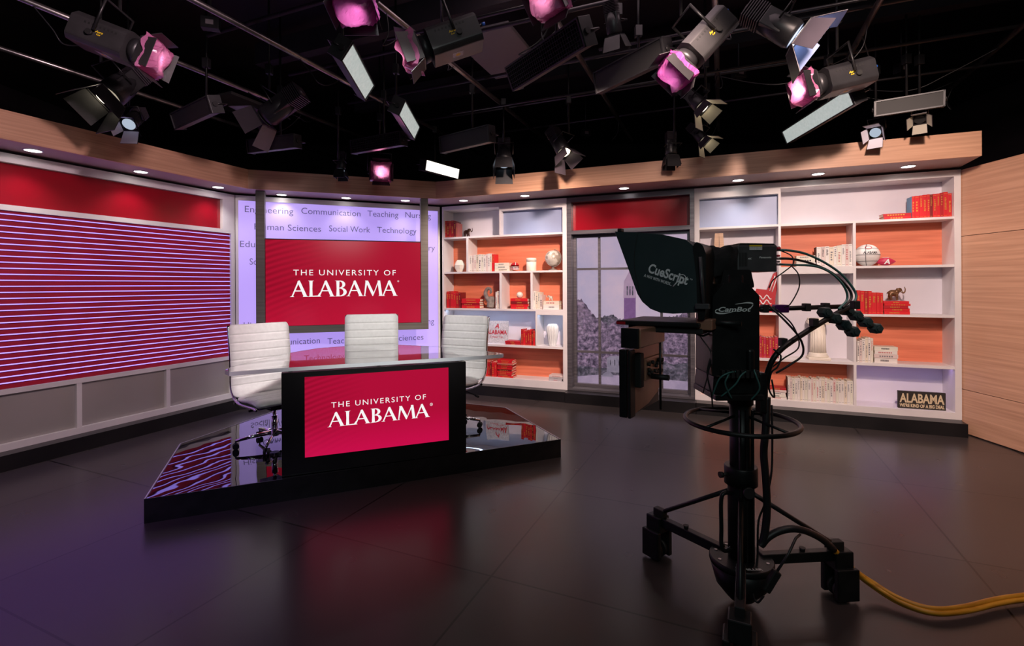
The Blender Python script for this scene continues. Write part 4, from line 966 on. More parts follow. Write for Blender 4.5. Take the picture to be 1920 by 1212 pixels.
MB().cyl((.05, -.02, .955), (.09, -.03, .955), .008).cyl((.085, -.03, .955), (.10, -.033, .955), .014).build('clamp_knob', 'rubber', t)
MB().tube(smooth_curve([(-.062, -.03, .56), (-.10, -.045, .57), (-.12, -.05, .54), (-.12, -.05, .40), (-.12, -.05, .31), (-.10, -.045, .285), (-.062, -.03, .29)], 4), .010, 8).build('carry_handle', 'rigblack', t)
MB().lathe([(.145, .205), (.150, .21), (.150, .228), (.145, .232)], n=48).lathe([(.07, .04), (.12, .10), (.146, .2)], n=48).build('base_disc', 'rigblack', t)
m = MB()
for k in range(8): a = k*PI/4+.2; m.cyl((.12*math.cos(a), .12*math.sin(a), .2325), (.12*math.cos(a), .12*math.sin(a), .2345), .008, n=12)
m.build('disc_bolt', 'steel', t)
g = MB(); put_text(g, 'MILLER', -.045, 0, 0, w=.09, h=.016, bold=.02)
gt = g.build('maker_lettering', 'letterwhite', t, (0, -.135, .2335), (-PI/2*.0-PI/2+0.0, 0, 0)); gt.rotation_euler = (-PI/2, 0, 0); gt.location = (0, -.13, .2355)
ends = [Vector((.847, 2.916)), Vector((1.662, 2.53)), Vector((.92, 2.018))]
for e in ends:
    v = Vector((e.x-PC.x, e.y-PC.y)); L_ = v.length; a = math.atan2(v.y, v.x)
    R = Matrix.Rotation(a, 4, 'Z')
    lg = MB().bbox(.10, L_, -.022, .022, .195, .245, .004, R).build('leg', 'rigblack', t)
    MB().cyl(R @ Vector((L_*.62, 0, .245)), R @ Vector((L_*.62, 0, .262)), .012, .015).build('leg_knob', 'rubber', lg)
    MB().tube([R @ Vector((.055, 0, .55)), R @ Vector((L_*.93, 0, .275))], .012, 8).build('brace', 'rigblack', t)
    MB().bbox(L_*.93-.02, L_*.93+.05, -.02, .02, .246, .29, .004, R).build('brace_clamp', 'rubber', t)
    m = MB(); m.bbox(L_-.05, L_+.045, -.045, .045, .155, .25, .006, R); m.bbox(L_-.055, L_+.06, -.065, -.035, .012, .17, .006, R); m.bbox(L_-.055, L_+.06, .035, .065, .012, .17, .006, R)
    cs = m.build('caster_housing', 'rigblack', t)
    m = MB()
    for s_ in (-1, 1): m.cyl(R @ Vector((L_, s_*.012, .05)), R @ Vector((L_, s_*.033, .05)), .048, n=24)
    m.build('caster_wheel', 'rubber', cs)

# robotic head
t = thing('robotic_camera_head', 'tall black robotic pan and tilt head with silver script lettering', 'camera head', PC+Vector((0, 0, 1.0)))
cov = rounded([(1336.5, 556.7), (1355.8, 532.3), (1403, 532.3), (1424, 555), (1424, 703), (1335, 705)], 3, 2)
qprism(t, cov, -.17, .04).build('cover', 'rigblack', t)
qprism(t, rounded([(1350, 540), (1357, 506), (1408, 506), (1415, 540)], 5, 3), -.12, -.09).build('tilt_bracket', 'blackmetal', t)
m = MB()
for x in (1366.5, 1391): a = qp(t, x, 523, -.12); m.bbox(a.x-.004, a.x+.004, a.y-.006, a.y, a.z-.018, a.z+.018, .002)
m.build('bracket_bolt', 'chrome', t)
# lettering on the cover
a = qp(t, 1347, 583, -.17); b = qp(t, 1408, 578, -.17)
g = MB(); put_text(g, 'CamBot', a.x, a.y-.001, a.z-.004, w=b.x-a.x, h=.022, bold=.025, shear=.25)
def swoosh(g, pts, w0, w1):
    P = smooth_curve(pts, 6); n = len(P)
    for i in range(n-1):
        wa_ = w0*math.sin(PI*(i/(n-1)))+.0003; wb_ = w0*math.sin(PI*((i+1)/(n-1)))+.0003
        g._add([P[i]+Vector((0, 0, wa_)), P[i+1]+Vector((0, 0, wb_)), P[i+1]-Vector((0, 0, wb_)), P[i]-Vector((0, 0, wa_))], [(0, 1, 2, 3)])
f_ = lambda x, y: qp(t, x, y, -.1705)
swoosh(g, [f_(1378, 571), f_(1400, 568), f_(1412, 570), f_(1408, 577), f_(1401, 580)], .0035, 0)
swoosh(g, [f_(1349, 579), f_(1341, 583), f_(1344, 587), f_(1358, 588), f_(1378, 584)], .0035, 0)
g.build('lettering', 'letterwhite', t)
# lower electronics, pan base
qprism(t, rounded([(1338, 706), (1424, 706), (1428, 738), (1336, 738)], 3, 2), -.13, .10).build('pan_housing', 'rigblack', t)
m = MB(); a = qp(t, 1342, 741, -.15); b = qp(t, 1434, 752, -.15); m.bbox(a.x, b.x, -.15, .14, b.z, a.z, .005)
m.build('tray', 'blackmetal', t)
MB().lathe([(.06, -.0), (.06, .06), (.085, .07), (.085, .085)], n=32, c=(0, 0, 0)).build('mounting_plate', 'rigblack', t)
random.seed(3)
m = MB()
for i in range(8):
    x = 1352+i*9; a = qp(t, x, 700, -.17); m.bbox(a.x-.008, a.x+.008, a.y-.03, a.y, a.z-.02, a.z+.018, .003)
m.build('connector', 'rubber', t)
m = MB()
for x0, y0, x1, y1, x2, y2 in ((1380, 697, 1348, 712, 1336, 742), (1400, 696, 1378, 722, 1352, 744), (1412, 690, 1424, 730, 1408, 750), (1368, 700, 1360, 722, 1372, 748)):
    m.tube(smooth_curve([qp(t, x0, y0, -.19), qp(t, (x0+x1)/2, (y0+y1)/2-4, -.21), qp(t, x1, y1, -.2), qp(t, x2, y2, -.16)], 6), .004, 6)
m.build('patch_cable', 'greencable', t)
a = qp(t, 1412, 680, -.20); MB().bbox(a.x-.02, a.x+.012, a.y, a.y+.03, a.z-.05, a.z+.06, .01).build('side_pod', 'rigblack', t)
a = qp(t, 1432, 720, -.14); MB().bbox(a.x-.018, a.x+.018, a.y, a.y+.05, a.z-.14, a.z+.05, .006).build('power_box', 'rigblack', t)

# broadcast camera
t = thing('broadcast_camera', 'black box camera with yellow label and cables plugged in its back', 'camera', q(1420, 508, 0))
m = MB(); P0 = qp(t, 1383, 510, -.09); P1 = qp(t, 1457, 460, -.09)
m.bbox(P0.x, P1.x, -.09, .09, P0.z, P1.z, .005); m.build('body', 'camgrey', t)
qprism(t, [(1385, 461), (1388, 456), (1450, 457), (1456, 461)], -.085, .085).build('top_cover', 'fixdark', t)
m = MB()
for i in range(6): a = qp(t, 1386+i*2.7, 500, -.0905); b = qp(t, 1387.4+i*2.7, 474, -.0905); m.box(a.x, b.x, a.y-.001, a.y, a.z, b.z)
m.build('vent_slot', 'rubber', t)
a = qp(t, 1405, 469, -.0915); b = qp(t, 1429, 459.5, -.0915); MB().box(a.x, b.x, a.y-.001, a.y, a.z, b.z).build('asset_label', 'label', t)
a = qp(t, 1405, 462.5, -.093); b = qp(t, 1429, 459.5, -.093); MB().box(a.x, b.x, a.y-.0005, a.y+.0004, a.z, b.z).build('yellow_stripe', 'yellow', t)
g = MB(); a = qp(t, 1402, 487, -.0912); put_text(g, '4K', a.x, a.y, a.z, w=.02, h=.009, shear=.3, bold=.02); a = qp(t, 1424, 484.5, -.0912); put_text(g, 'Panasonic', a.x, a.y, a.z, w=.057, h=.009, bold=.02)
g.build('lettering', 'letterwhite', t)
m = MB()
for y in (469, 485, 496): a = qp(t, 1456, y, -.05); m.cyl(a, a+Vector((.02, 0, 0)), .006, n=12); a = qp(t, 1456, y-5, -.0); m.cyl(a, a+Vector((.015, 0, 0)), .005, n=12)
m.build('connector', 'steel', t)
MB().cyl(qp(t, 1457, 466, -.06), qp(t, 1463, 466, -.06), .006).cyl(qp(t, 1457, 480, -.06), qp(t, 1462, 480, -.06), .005).build('red_connector', 'redink', t)
m = MB(); a = qp(t, 1372, 485, -.02); m.cyl(a+Vector((.04, .02, 0)), a+Vector((-.12, .02, 0)), .048, .055, 24); m.build('lens', 'rubber', t)

# teleprompter
HW = Wall((.5135, 2.485), (.87, 2.25))                 # near side of the hood
t = thing('teleprompter', 'dark teleprompter hood with white slogan lettering over a flat screen', 'teleprompter', (HW.P.x, HW.P.y, 1.4), HW.ang)
TI = (Matrix.Translation((HW.P.x, HW.P.y, 1.4)) @ Matrix.Rotation(HW.ang, 4, 'Z')).inverted()
def hl(px, py, v=0.0): u, z = HW.on(px, py, v); return Vector((u, v, z-1.4))
def tl(w): return TI @ Vector(w)
HWID = .38
hood = [(1153, 435), (1196, 437), (1244, 441), (1285, 450), (1300, 462), (1308, 500), (1308, 586), (1262, 588), (1238, 586), (1220, 579), (1205, 566), (1196, 552)]
hp = rounded(hood[:6], 6, 2)[3:-3]+hood[6:]
near = [hl(x, y) for x, y in hood]; far = [v+Vector((0, HWID, 0)) for v in near]
m = MB(); m._add(near, [tuple(range(len(near)))]); m._add(far, [tuple(range(len(far)))])
n = len(near); m._add(near+far, [(i, i+n, i+1+n, i+1) for i in range(n-1)])
o = m.build('hood', 'hood', t); sd = o.modifiers.new('s', 'SOLIDIFY'); sd.thickness = .004; sd.offset = 0
MB().tube(smooth_curve([hl(1196, 438, -.003), hl(1190, 470, -.003), hl(1190, 505, -.003), hl(1202, 560, -.003)], 6), .0016, 6).build('hood_seam', 'rubber', t)
a = hl(1161, 433); MB().bbox(a.x-.010, a.x+.010, .0, .04, a.z-.004, a.z+.012, .003).build('hood_clip', 'rubber', t)
T = Matrix.Translation(hl(1214, 510, -.003)) @ Matrix.Rotation(math.radians(19), 4, 'Y')
g = MB(); put_text(g, 'CueScript', 0, 0, 0, w=.195, h=.044, T=T, bold=.03); put_text(g, 'A WAY WITH WORDS...', -.010, 0, -.027, w=.14, h=.014, T=T, bold=.02)
put_text(g, '™', .199, 0, .022, w=.012, T=T)
P_ = [T @ Vector((.165+.018*math.cos(a), -.001, .018+.021*math.sin(a))) for a in [2*PI*i/20 for i in range(20)]]
g.tube(P_, .0022, 4, True); g.tube([T @ Vector((.150, -.001, .0)), T @ Vector((.138, -.001, -.028))], .003, 4)
g.build('lettering', 'letterwhite', t)
gA = hl(1200, 447)+Vector((0, .01, 0)); gB = hl(1292, 580)+Vector((0, .01, 0)); W2_ = Vector((0, HWID-.02, 0)); e_ = Vector((.003, 0, .003))
MB()._add([gA, gB, gB+W2_, gA+W2_, gA+e_, gB+e_, gB+W2_+e_, gA+W2_+e_], [(0, 1, 2, 3), (7, 6, 5, 4), (0, 4, 5, 1), (1, 5, 6, 2), (2, 6, 7, 3), (3, 7, 4, 0)]).build('mirror_glass', 'glass', t)
fr_ = [hl(x, y) for x, y in rounded([(1299, 462), (1306, 453), (1318, 460), (1324, 476), (1324, 560), (1322, 600), (1309, 600), (1306, 520)], 4, 2)]
MB().prism([(v.x, v.z) for v in fr_], lambda x, z: (x, -.004, z), lambda x, z: (x, HWID, z)).build('rear_frame', 'rigblack', t)
P = []
for x, y, r_ in ((1322, 500, 36), (1338, 490, 30), (1352, 492, 30), (1364, 487, 30), (1374, 490, 28), (1330, 520, 32), (1350, 512, 28)):
    a = tl(q(x, y, 0)); P.append(('e', (a.x, a.y, a.z), (r_/600, .10, r_/374*.92)))
for k in range(7):
    a = tl(q(1312+k*11, 466+4*math.sin(k*2.1), -.06+.03*math.sin(k))); b = tl(q(1316+k*10, 525-k*2, -.09)); P.append(('t', [tuple(a), tuple((a+b)/2+Vector((0, -.02, 0))), tuple(b)], .022, .016))
blob(P, 'lens_cloth', 'cloth', t, .009)
MB().cyl(hl(1313, 482, -.02), hl(1319, 572, -.02), .008).build('support_rod', 'camgrey', t)
a = hl(1316, 575, -.03); MB().bbox(a.x-.03, a.x+.03, a.y, a.y+.03, a.z-.012, a.z+.012, .003).build('rod_clamp', 'camgrey', t)
zt_ = (hl(1157, 606).z+hl(1305, 603).z)/2; x0_ = hl(1157, 606).x; x1_ = hl(1312, 603).x
MB().bbox(x0_, x1_, -.005, HWID+.01, zt_-.018, zt_+.002, .004).build('screen_slab', 'rigblack', t)
MB().box(x0_+.015, x1_-.02, .01, HWID-.01, zt_+.0025, zt_+.0035).build('screen_surface', 'camgrey', t)
MB().box(x0_-.001, x0_+.045, -.0075, -.0055, zt_-.016, zt_-.002).build('red_corner', 'bk_deepred', t)
MB().bbox(x0_+.05, x1_+.01, .02, HWID-.03, zt_-.05, zt_-.019, .004).build('screen_electronics', 'rubber', t)
MB().bbox(x1_-.02, x1_+.05, .02, HWID-.06, zt_-.03, zt_+.02, .004).build('bracket', 'bronze', t)
for y_, dz in ((.10, .0), (.28, .02)): MB().cyl((x1_-.0, y_, zt_+dz), (x1_+.16, y_, zt_+dz), .011).build('rail_rod', 'rigblack', t)

# hanging monitor below, its brown back to us
a = q(1181, 640, -.20); b = q(1240, 640, .14)
MT = Wall((a.x, a.y), (b.x, b.y)); Lm = MT.len
t = thing('confidence_monitor', 'hanging monitor seen from behind with brown back and stubby handle under the teleprompter', 'monitor', (a.x, a.y, 1.0), MT.ang)
zt_ = 1.6-(655-532)*2.29/930-1.0; zb_ = 1.6-(781-532)*2.29/930-1.0
poly = [(0, zb_), (Lm*.55, zb_+.02), (Lm*.85, zb_+.055), (Lm, zb_+.10), (Lm, zt_), (0, zt_)]
MB().side(poly, .0, .012).build('back_cover', 'bronze', t)
MB().bbox(-.012, Lm*.98, .0125, .05, zb_-.004, zt_+.0, .004).build('bezel', 'rigblack', t)
MB().bbox(-.03, .03, -.014, .0, zb_+.0, zt_, .004).build('side_rim', 'rigblack', t)
MB().bbox(.045, .085, -.035, -.0005, zb_+.13, zt_-.02, .004).build('battery_plate', 'rubber', t)
qq = MB().bbox(.17, Lm-.02, -.012, -.0005, zb_+.14, zt_-.06, .003).build('electronics_plate', 'bronze', t)
random.seed(5)
for i in range(16): x = random.uniform(.19, Lm-.04); z = random.uniform(zb_+.16, zt_-.08); MB().cyl((x, -.012, z), (x, -.026, z), .009, n=10).build('screw_knob', 'rubber', qq)
MB().cyl((.24, -.012, (zb_+zt_)/2+.0), (.24, -.10, (zb_+zt_)/2), .014).build('grip', 'rubber', t)
m = MB(); m.bbox(.10, .13, -.02, .012, zt_, zt_+.07, .003); m.bbox(Lm-.1, Lm-.07, -.02, .012, zt_, zt_+.07, .003); m.cyl((Lm*.62, -.05, zb_-.01), (Lm*.62, -.05, zt_+.08), .006); m.build('hanger', 'rigblack', t)
a2 = MB().bbox(-.02, .30, -.06, .03, zt_+.015, zt_+.10, .004).build('controller', 'bronze', t)
MB().bbox(-.035, -.0205, -.055, .03, zt_+.012, zt_+.103, .003).build('controller_end', 'rigblack', t)

# pan bars, hex tool chains
t = thing('pan_bar', 'straight black pan bar with purple clamp pointing right', 'handle', q(1430, 578, -.02))
p0 = qp(t, 1424, 580, -.02); p1 = qp(t, 1585, 575, .10)
MB().tube([p0, p1], .012, 10).build('tube', 'rigblack', t)
for x in (1433, 1510, 1546): k = (x-1424)/161; c = p0.lerp(p1, k); MB().bbox(c.x-.014, c.x+.014, c.y-.02, c.y+.02, c.z-.018, c.z+.022, .003).build('clamp', 'rubber', t)
M['purple'] = mat('purple_anodised', (.10, .015, .16), .35, .5)
c = p0.lerp(p1, .2); MB().bbox(c.x-.018, c.x+.05, c.y-.02, c.y+.02, c.z-.02, c.z+.02, .004).build('purple_clamp', 'purple', t)
t2 = thing('pan_bar', 'curved black pan bar bundled with cables rising to the right', 'handle', q(1436, 700, -.12))
bar = smooth_curve([qp(t2, 1434, 745, -.10), qp(t2, 1436, 715, -.12), qp(t2, 1446, 680, -.14), qp(t2, 1465, 655, -.14), qp(t2, 1500, 630, -.10), qp(t2, 1545, 602, -.04), qp(t2, 1585, 580, .02), qp(t2, 1608, 572, .05)], 6)
MB().tube(bar, .013, 10).build('tube', 'rigblack', t2)
for x, y in ((1468, 640), (1526, 603), (1603, 570)):
    a = qp(t2, x, y+2, -.09); MB().bbox(a.x-.014, a.x+.014, a.y-.02, a.y+.02, a.z-.02, a.z+.02, .004).build('clamp', 'rubber', t2)
def hexchain(pts, dy, label):
    a = q(pts[0][0], pts[0][1], dy); t = thing('hex_knob_grip', label, 'grip', a); 
    for i, (x, y) in enumerate(pts):
        c = qp(t, x, y, dy); T = Matrix.Translation(c) @ Matrix.Rotation(PI/2, 4, 'X') @ Matrix.Rotation(.1, 4, 'Z')
        m = MB(); m.lathe([(.022, -.03), (.028, -.022), (.028, .022), (.022, .03)], n=6, T=T, sm=False); m.lathe([(.012, .0305), (.012, .034)], n=12, T=T); m.build('hex_segment', 'hood', t)
    m = MB()
    for (x0, y0), (x1, y1) in zip(pts, pts[1:]): m.cyl(qp(t, x0, y0, dy), qp(t, x1, y1, dy), .018, n=8)
    m.build('link', 'rubber', t)
hexchain([(1546, 586), (1564, 597), (1582, 610), (1598, 622)], -.02, 'lower left angled grip of four black hexagonal segments')
hexchain([(1587, 582), (1604, 592), (1622, 604), (1641, 616)], .05, 'right angled grip of teal-black hexagonal segments beside bookcase')

# camera cables: each a thing of its own
def cable(pts, r, m, label, dy=None, k=8, name='camera_cable', group=None):
    P = [q(*p) for p in pts]; o = MB().tube(smooth_curve(P, k), r, 8).build(name, m, None); 
    return tag(o, label, 'cable', group)
cable([(1460, 469, -.05), (1480, 470, -.06), (1510, 476, -.03), (1545, 492, .0), (1578, 515, .03), (1602, 545, .05), (1604, 562, .04), (1590, 575, .03)], .006, 'greencable', 'topmost teal cable arching from the camera back over the bar')
cable([(1462, 485, -.05), (1485, 486, -.06), (1520, 494, -.03), (1560, 512, .0), (1590, 540, .03), (1596, 560, .03), (1580, 577, .0)], .006, 'cable', 'middle black cable arching from the camera back')
cable([(1462, 496, -.05), (1485, 497, -.07), (1530, 500, -.03), (1562, 515, .0), (1584, 540, .02), (1588, 562, .03), (1572, 580, .0)], .0055, 'greencable', 'lowest teal cable arching from the camera back')
cable([(1463, 470, -.04), (1484, 480, -.10), (1487, 495, -.12), (1470, 510, -.1), (1450, 525, -.08), (1442, 540, -.06)], .003, 'cable', 'thin black cable looping down behind the camera body')
cable([(1485, 500, -.08), (1497, 515, -.1), (1498, 540, -.1), (1482, 570, -.08), (1470, 577, -.06)], .003, 'cable', 'thin black cable dropping from the camera plugs to the purple clamp')
cable([(1440, 572, -.1), (1470, 600, -.14), (1500, 635, -.14), (1505, 665, -.12), (1480, 685, -.12), (1455, 700, -.1)], .005, 'cable', 'black cable looping from the bar to the head base')
cable([(1455, 580, -.08), (1486, 610, -.1), (1498, 650, -.1), (1470, 672, -.12), (1446, 690, -.1)], .0035, 'cable', 'thin inner black cable loop right of the head')
cable([(1450, 655, -.16), (1464, 668, -.17), (1458, 688, -.17), (1446, 700, -.16), (1442, 730, -.15), (1452, 745, -.15), (1447, 712, -.14)], .004, 'cable', 'coiled black cable hanging right of the robotic head')
cable([(1330, 620, -.12), (1334, 660, -.14), (1326, 700, -.14), (1334, 740, -.14), (1336, 765, -.12)], .004, 'cable', 'black cable hanging down the left side of the head')
cable([(1324, 615, -.05), (1310, 625, -.1), (1332, 660, -.15), (1330, 690, -.15), (1318, 738, -.14)], .003, 'cable', 'thin black cable with inline plug left of the head')
cable([(1302, 624, -.1), (1318, 630, -.12), (1336, 622, -.12)], .005, 'greencable', 'short teal cable from the script screen to the head')
cable([(1438, 745, -.10), (1436, 800, -.11), (1432, 850, -.11), (1436, 900, -.11), (1438, 960, -.10), (1432, 1010, -.1), (1425, 1024, -.1)], .018, 'cable', 'thick black cable bundle hanging beside the pedestal column', name='cable_bundle')
cable([(1447, 760, -.05), (1448, 830, -.06), (1446, 890, -.06), (1434, 945, -.06), (1422, 980, -.06), (1420, 1050, -.08), (1412, 1110, -.12), (1420, 1130, -.14), (1432, 1118, -.16)], .005, 'cable', 'thin black cable running down to the plug box below the bundle')
t = thing('inline_power_box', 'small black inline box hanging on a grey lead by the pedestal base', 'connector', q(1446, 1090, -.18), 0)
R = Matrix.Rotation(.55, 4, 'Y'); MB().bbox(-.02, .02, -.015, .015, -.055, .055, .008, R).build('box', 'rubber', t)
MB().tube([R @ Vector((0, 0, .055)), qp(t, 1478, 1040, -.18), qp(t, 1492, 1010, -.15), qp(t, 1500, 1003, -.12)], .006, 8).build('lead', 'fixgrey', t)
# thick cable run to the right
def world(pts): return [Vector(p) for p in pts]
run = [q(1428, 1022, -.1), q(1440, 1008, -.1), q(1462, 996, -.1), q(1490, 992, -.1), q(1520, 1000, -.08), q(1552, 1020, -.02)]
run += [atz(1600, 1070, .13), atz(1640, 1102, .055), atz(1690, 1132, .03), atz(1750, 1150, .026), atz(1810, 1146, .026), atz(1870, 1132, .026), atz(1925, 1124, .026), atz(2050, 1112, .026)]
P = smooth_curve(run, 8); n = len(P); cut = 5*8+2
tag(MB().tube(P[:cut+1], .017, 10).build('cable_bundle', 'cable'), 'black wrapped part of the cable run arching over the right pedestal leg', 'cable')
t = thing('floor_cable', 'yellow braided cable bundle curving over the floor to the right edge', 'cable', (0, 0, 0))
for k, (oy, oz, rr_) in enumerate(((0, 0, .014), (.014, .010, .012), (-.013, .008, .012), (.002, .02, .011))):
    pp = []
    for i, p in enumerate(P[cut:]):
        a = 2.2*i/len(P)+k*1.2; s = min(1, i/14); pp.append(p+Vector((0, oy*s, max(oz*s, rr_+.001-p.z))))
    MB().tube(pp, rr_, 8).build('strand', 'yellowcable', t)

# ================================================================== LIGHTING GRID
ZPIPE = 3.75
mv = Vector((.391, .92, 0)).normalized(); cv = Vector((-.92, .391, 0)).normalized()
def pipe(p, d, a, b, r, z, label, group):
    o = MB().cyl(Vector((p.x, p.y, z))+d*a, Vector((p.x, p.y, z))+d*b, r, n=14).build('grid_pipe', 'steel'); return tag(o, label, 'pipe', group)
PIPES = []
mains = [((362, 0), 'passing over the display'), ((493, 182), 'left of the display lights'), ((850, 122), 'right of the middle grey lamp'), ((1080, 97), 'right of the large honeycomb lamp'), ((1595, 100), 'above the right pink-gel lamp'), ((1780, 167), 'nearest the right wall'), ((60, 10), 'at the far left'), ((60, 110), 'lowest at far left'), ((1345, 150), 'in the middle right')]
seen_off = []
for (x, y), l in mains:
    p = atz(x, y, ZPIPE); o_ = p.dot(Vector((mv.y, -mv.x, 0)))
    if any(abs(o_-k) < .25 for k in seen_off): continue
    seen_off.append(o_); PIPES.append(o_); s0_ = -p.dot(mv)
    pipe(p, mv, s0_+.6, s0_+7.5, .024, ZPIPE, 'long ceiling pipe running towards the set, '+l, 'long ceiling pipes')
bars = [3.0, 3.9, 4.8, 5.7, 6.6]
nm = ['nearest the viewer', 'second from the viewer', 'over the desk', 'just before the canopy', 'farthest from the viewer']
for s_, l in zip(bars, nm):
    p = mv*s_; o = MB().cyl(p+cv*4.2+Vector((0, 0, ZPIPE+.08)), p-cv*4.6+Vector((0, 0, ZPIPE+.08)), .018, n=12).build('cross_pipe', 'bar'); tag(o, 'thinner cross pipe of the ceiling grid, '+l, 'pipe', 'ceiling cross pipes')
for i, (s_, z) in enumerate(((2.5, 4.3), (4.2, 4.3), (5.9, 4.3))):
    p = mv*s_; o = MB().box(-5, 5, -.06, .06, z-.12, z+.12).build('ceiling_beam', 'ceil', None, (p.x, p.y, 0), (0, 0, math.atan2(cv.y, cv.x))); tag(o, 'dark beam under the black ceiling, '+['nearest', 'middle', 'farthest'][i]+' of the three', 'beam', 'ceiling beams')
# hanging ceiling panels
def ceilpanel(x, y, z, a, b, label):
    p = atz(x, y, z); o = MB().bbox(-a, a, -b, b, -.02, .02, .006).build('ceiling_tile_panel', 'panelgrey' if 'panelgrey' in M else 'white', None, p, (0, 0, math.radians(67))); return tag(o, label, 'panel')
M['panelgrey'] = mat('pale_panel', (.30, .25, .27), .6)
M['panelgrey'] = mat('pale_panel', (.30, .25, .27), .6)
ceilpanel(940, 100, 4.1, .55, .32, 'pale square panel under the ceiling behind the middle grey lamp')
ceilpanel(455, 200, 4.1, .42, .32, 'pale panel under the ceiling left of the display lights')

def frame(d, up=(0, 0, 1)):
    """matrix with local -y looking along d"""
    y = -Vector(d).normalized(); x = y.cross(Vector(up))*1.0
    x = -x.normalized() if x.length > 1e-5 else Vector((1, 0, 0)); x = Vector(up).cross(y)*-1; x.normalize(); z = x.cross(y)
    return Matrix((x, y, z)).transposed().to_4x4()
def hanger(t, top, z=ZPIPE, name='hanging_rod'):
    """clamp and rod from the fixture's local top point to the pipe height"""
    inv = t.matrix_basis.inverted()
    w0 = t.matrix_basis @ Vector(top); near = min(abs(w0.dot(Vector((mv.y, -mv.x, 0)))-k) for k in PIPES) < .06; w1 = Vector((w0.x, w0.y, z+.02 if near else 4.552))
    MB().cyl(inv @ w0, inv @ w1, .011, n=10).build(name, 'blackmetal', t)
    m = MB(); c = Vector((w0.x, w0.y, z)); vs = []
    bb = MB().bbox(c.x-.03, c.x+.03, c.y-.03, c.y+.03, z-.05, z+.045, .006); m._add([inv @ Vector(v) for v in bb.v], bb.f); m.build('pipe_clamp', 'fixdark', t)
def place(name, label, cat, pos, R, group=None):
    o = bpy.data.objects.new(name, None); C.objects.link(o); o.matrix_basis = Matrix.Translation(pos) @ R; o.empty_display_size = .1; return tag(o, label, cat, group)
def panel(c1, c2, c3, z, kind, label, group=None, depth=.07):
    """soft panel: c1-c2 its level long top edge, c3 the lower corner under c1"""
    P1 = atz(*c1, z); P2 = atz(*c2, z); L_ = (P2-P1).length; x = (P2-P1).normalized()
    a, b = ray(*c3); P3 = Vector((a, 1, -b))*P1.y+Vector((0, 0, EYE)); s = P3-P1; s = s-x*s.dot(x); h = max(.12, min(.30, s.length)); zl = -s.normalized()
    y = zl.cross(x)                                   # into the body
    ctr = P1+x*L_/2-zl*h/2
    if y.dot(ctr-cam.location) < 0: x = -x; y = zl.cross(x)
    R = Matrix((x, y, zl)).transposed().to_4x4(); t = place('light_panel', label, 'studio light', ctr, R, group)
    X, Z = L_/2, h/2; fr = .012
    m = MB(); m.box(-X, X, .012, depth, -Z, Z); m.box(-X, X, -.006, .012, Z-fr, Z); m.box(-X, X, -.006, .012, -Z, -Z+fr); m.box(-X, -X+fr, -.006, .012, -Z, Z); m.box(X-fr, X, -.006, .012, -Z, Z)
    m.build('housing', 'fixdark', t)
    fm = {'lit': 'softlit', 'bright': 'softbright', 'egg': 'rubber', 'dark': 'rubber'}[kind]
    MB().box(-X+fr, X-fr, .004, .0115, -Z+fr, Z-fr).build('diffuser', fm, t)
    if kind in ('egg',):
        m = MB(); nx = int(L_/.024); nz = int(h/.024)
        for i in range(1, nx): u = -X+L_*i/nx; m.box(u-.0015, u+.0015, -.012, .003, -Z+fr, Z-fr)
        for i in range(1, nz): v = -Z+h*i/nz; m.box(-X+fr, X-fr, -.012, .003, v-.0015, v+.0015)
        m.build('honeycomb_grid', 'rubber', t)
    for sx in (-1, 1):
        MB().bbox(sx*X-.006, sx*X+.006, .0, depth+.04, -Z, Z, .002).build('end_plate', 'fixdark', t)
    m = MB(); m.cyl((-X-.02, depth*.6, 0), (-X-.006, depth*.6, 0), .022, n=12); m.cyl((X+.02, depth*.6, 0), (X+.006, depth*.6, 0), .022, n=12)
    Yk = depth+.08; m.tube([(-X-.014, depth*.6, 0), (-X-.014, Yk, 0), (X+.014, Yk, 0), (X+.014, depth*.6, 0)], .007, 6); m.build('yoke', 'blackmetal', t)
    hanger(t, (0, Yk, 0))
    return t
panel((661.7, 78), (703, 160), (639, 115), 3.32, 'lit', 'pale glowing long light panel hanging left of the middle grey lamp')
panel((760, 186.7), (788, 238), (746.7, 216.7), 3.3, 'lit', 'smaller pale glowing light panel hanging behind the middle pink-gel lamp')
panel((799, 298), (862.7, 316.7), (794, 320), 3.25, 'bright', 'brightly lit small light panel just above the canopy corner')
panel((1465, 246.7), (1590, 165), (1475, 271.7), 3.25, 'lit', 'pale glowing long light panel below the right pink-gel lamp')
panel((946.7, 126.7), (1081.7, 31.7), (968, 168), 3.3, 'egg', 'large black honeycomb light panel, upper middle of the grid')
panel((1111.7, 136.7), (1240, 68), (1121.7, 175), 3.5, 'dark', 'unlit black light panel between honeycomb lamp and the right grey lamp')
panel((318, 213), (388, 178), (333, 241.7), 3.3, 'dark', 'unlit black light panel under the left pink-gel lamp')
panel((461.7, 261.7), (550, 250), (470, 286.7), 3.2, 'dark', 'unlit black light panel above the left end of the word wall')
panel((656, 263), (750, 245), (661.7, 288), 3.25, 'egg', 'small black honeycomb light panel above the display')
panel((823, 256.7), (915, 233), (828, 286.7), 3.25, 'dark', 'unlit black light panel above the corner by the left bookcase')

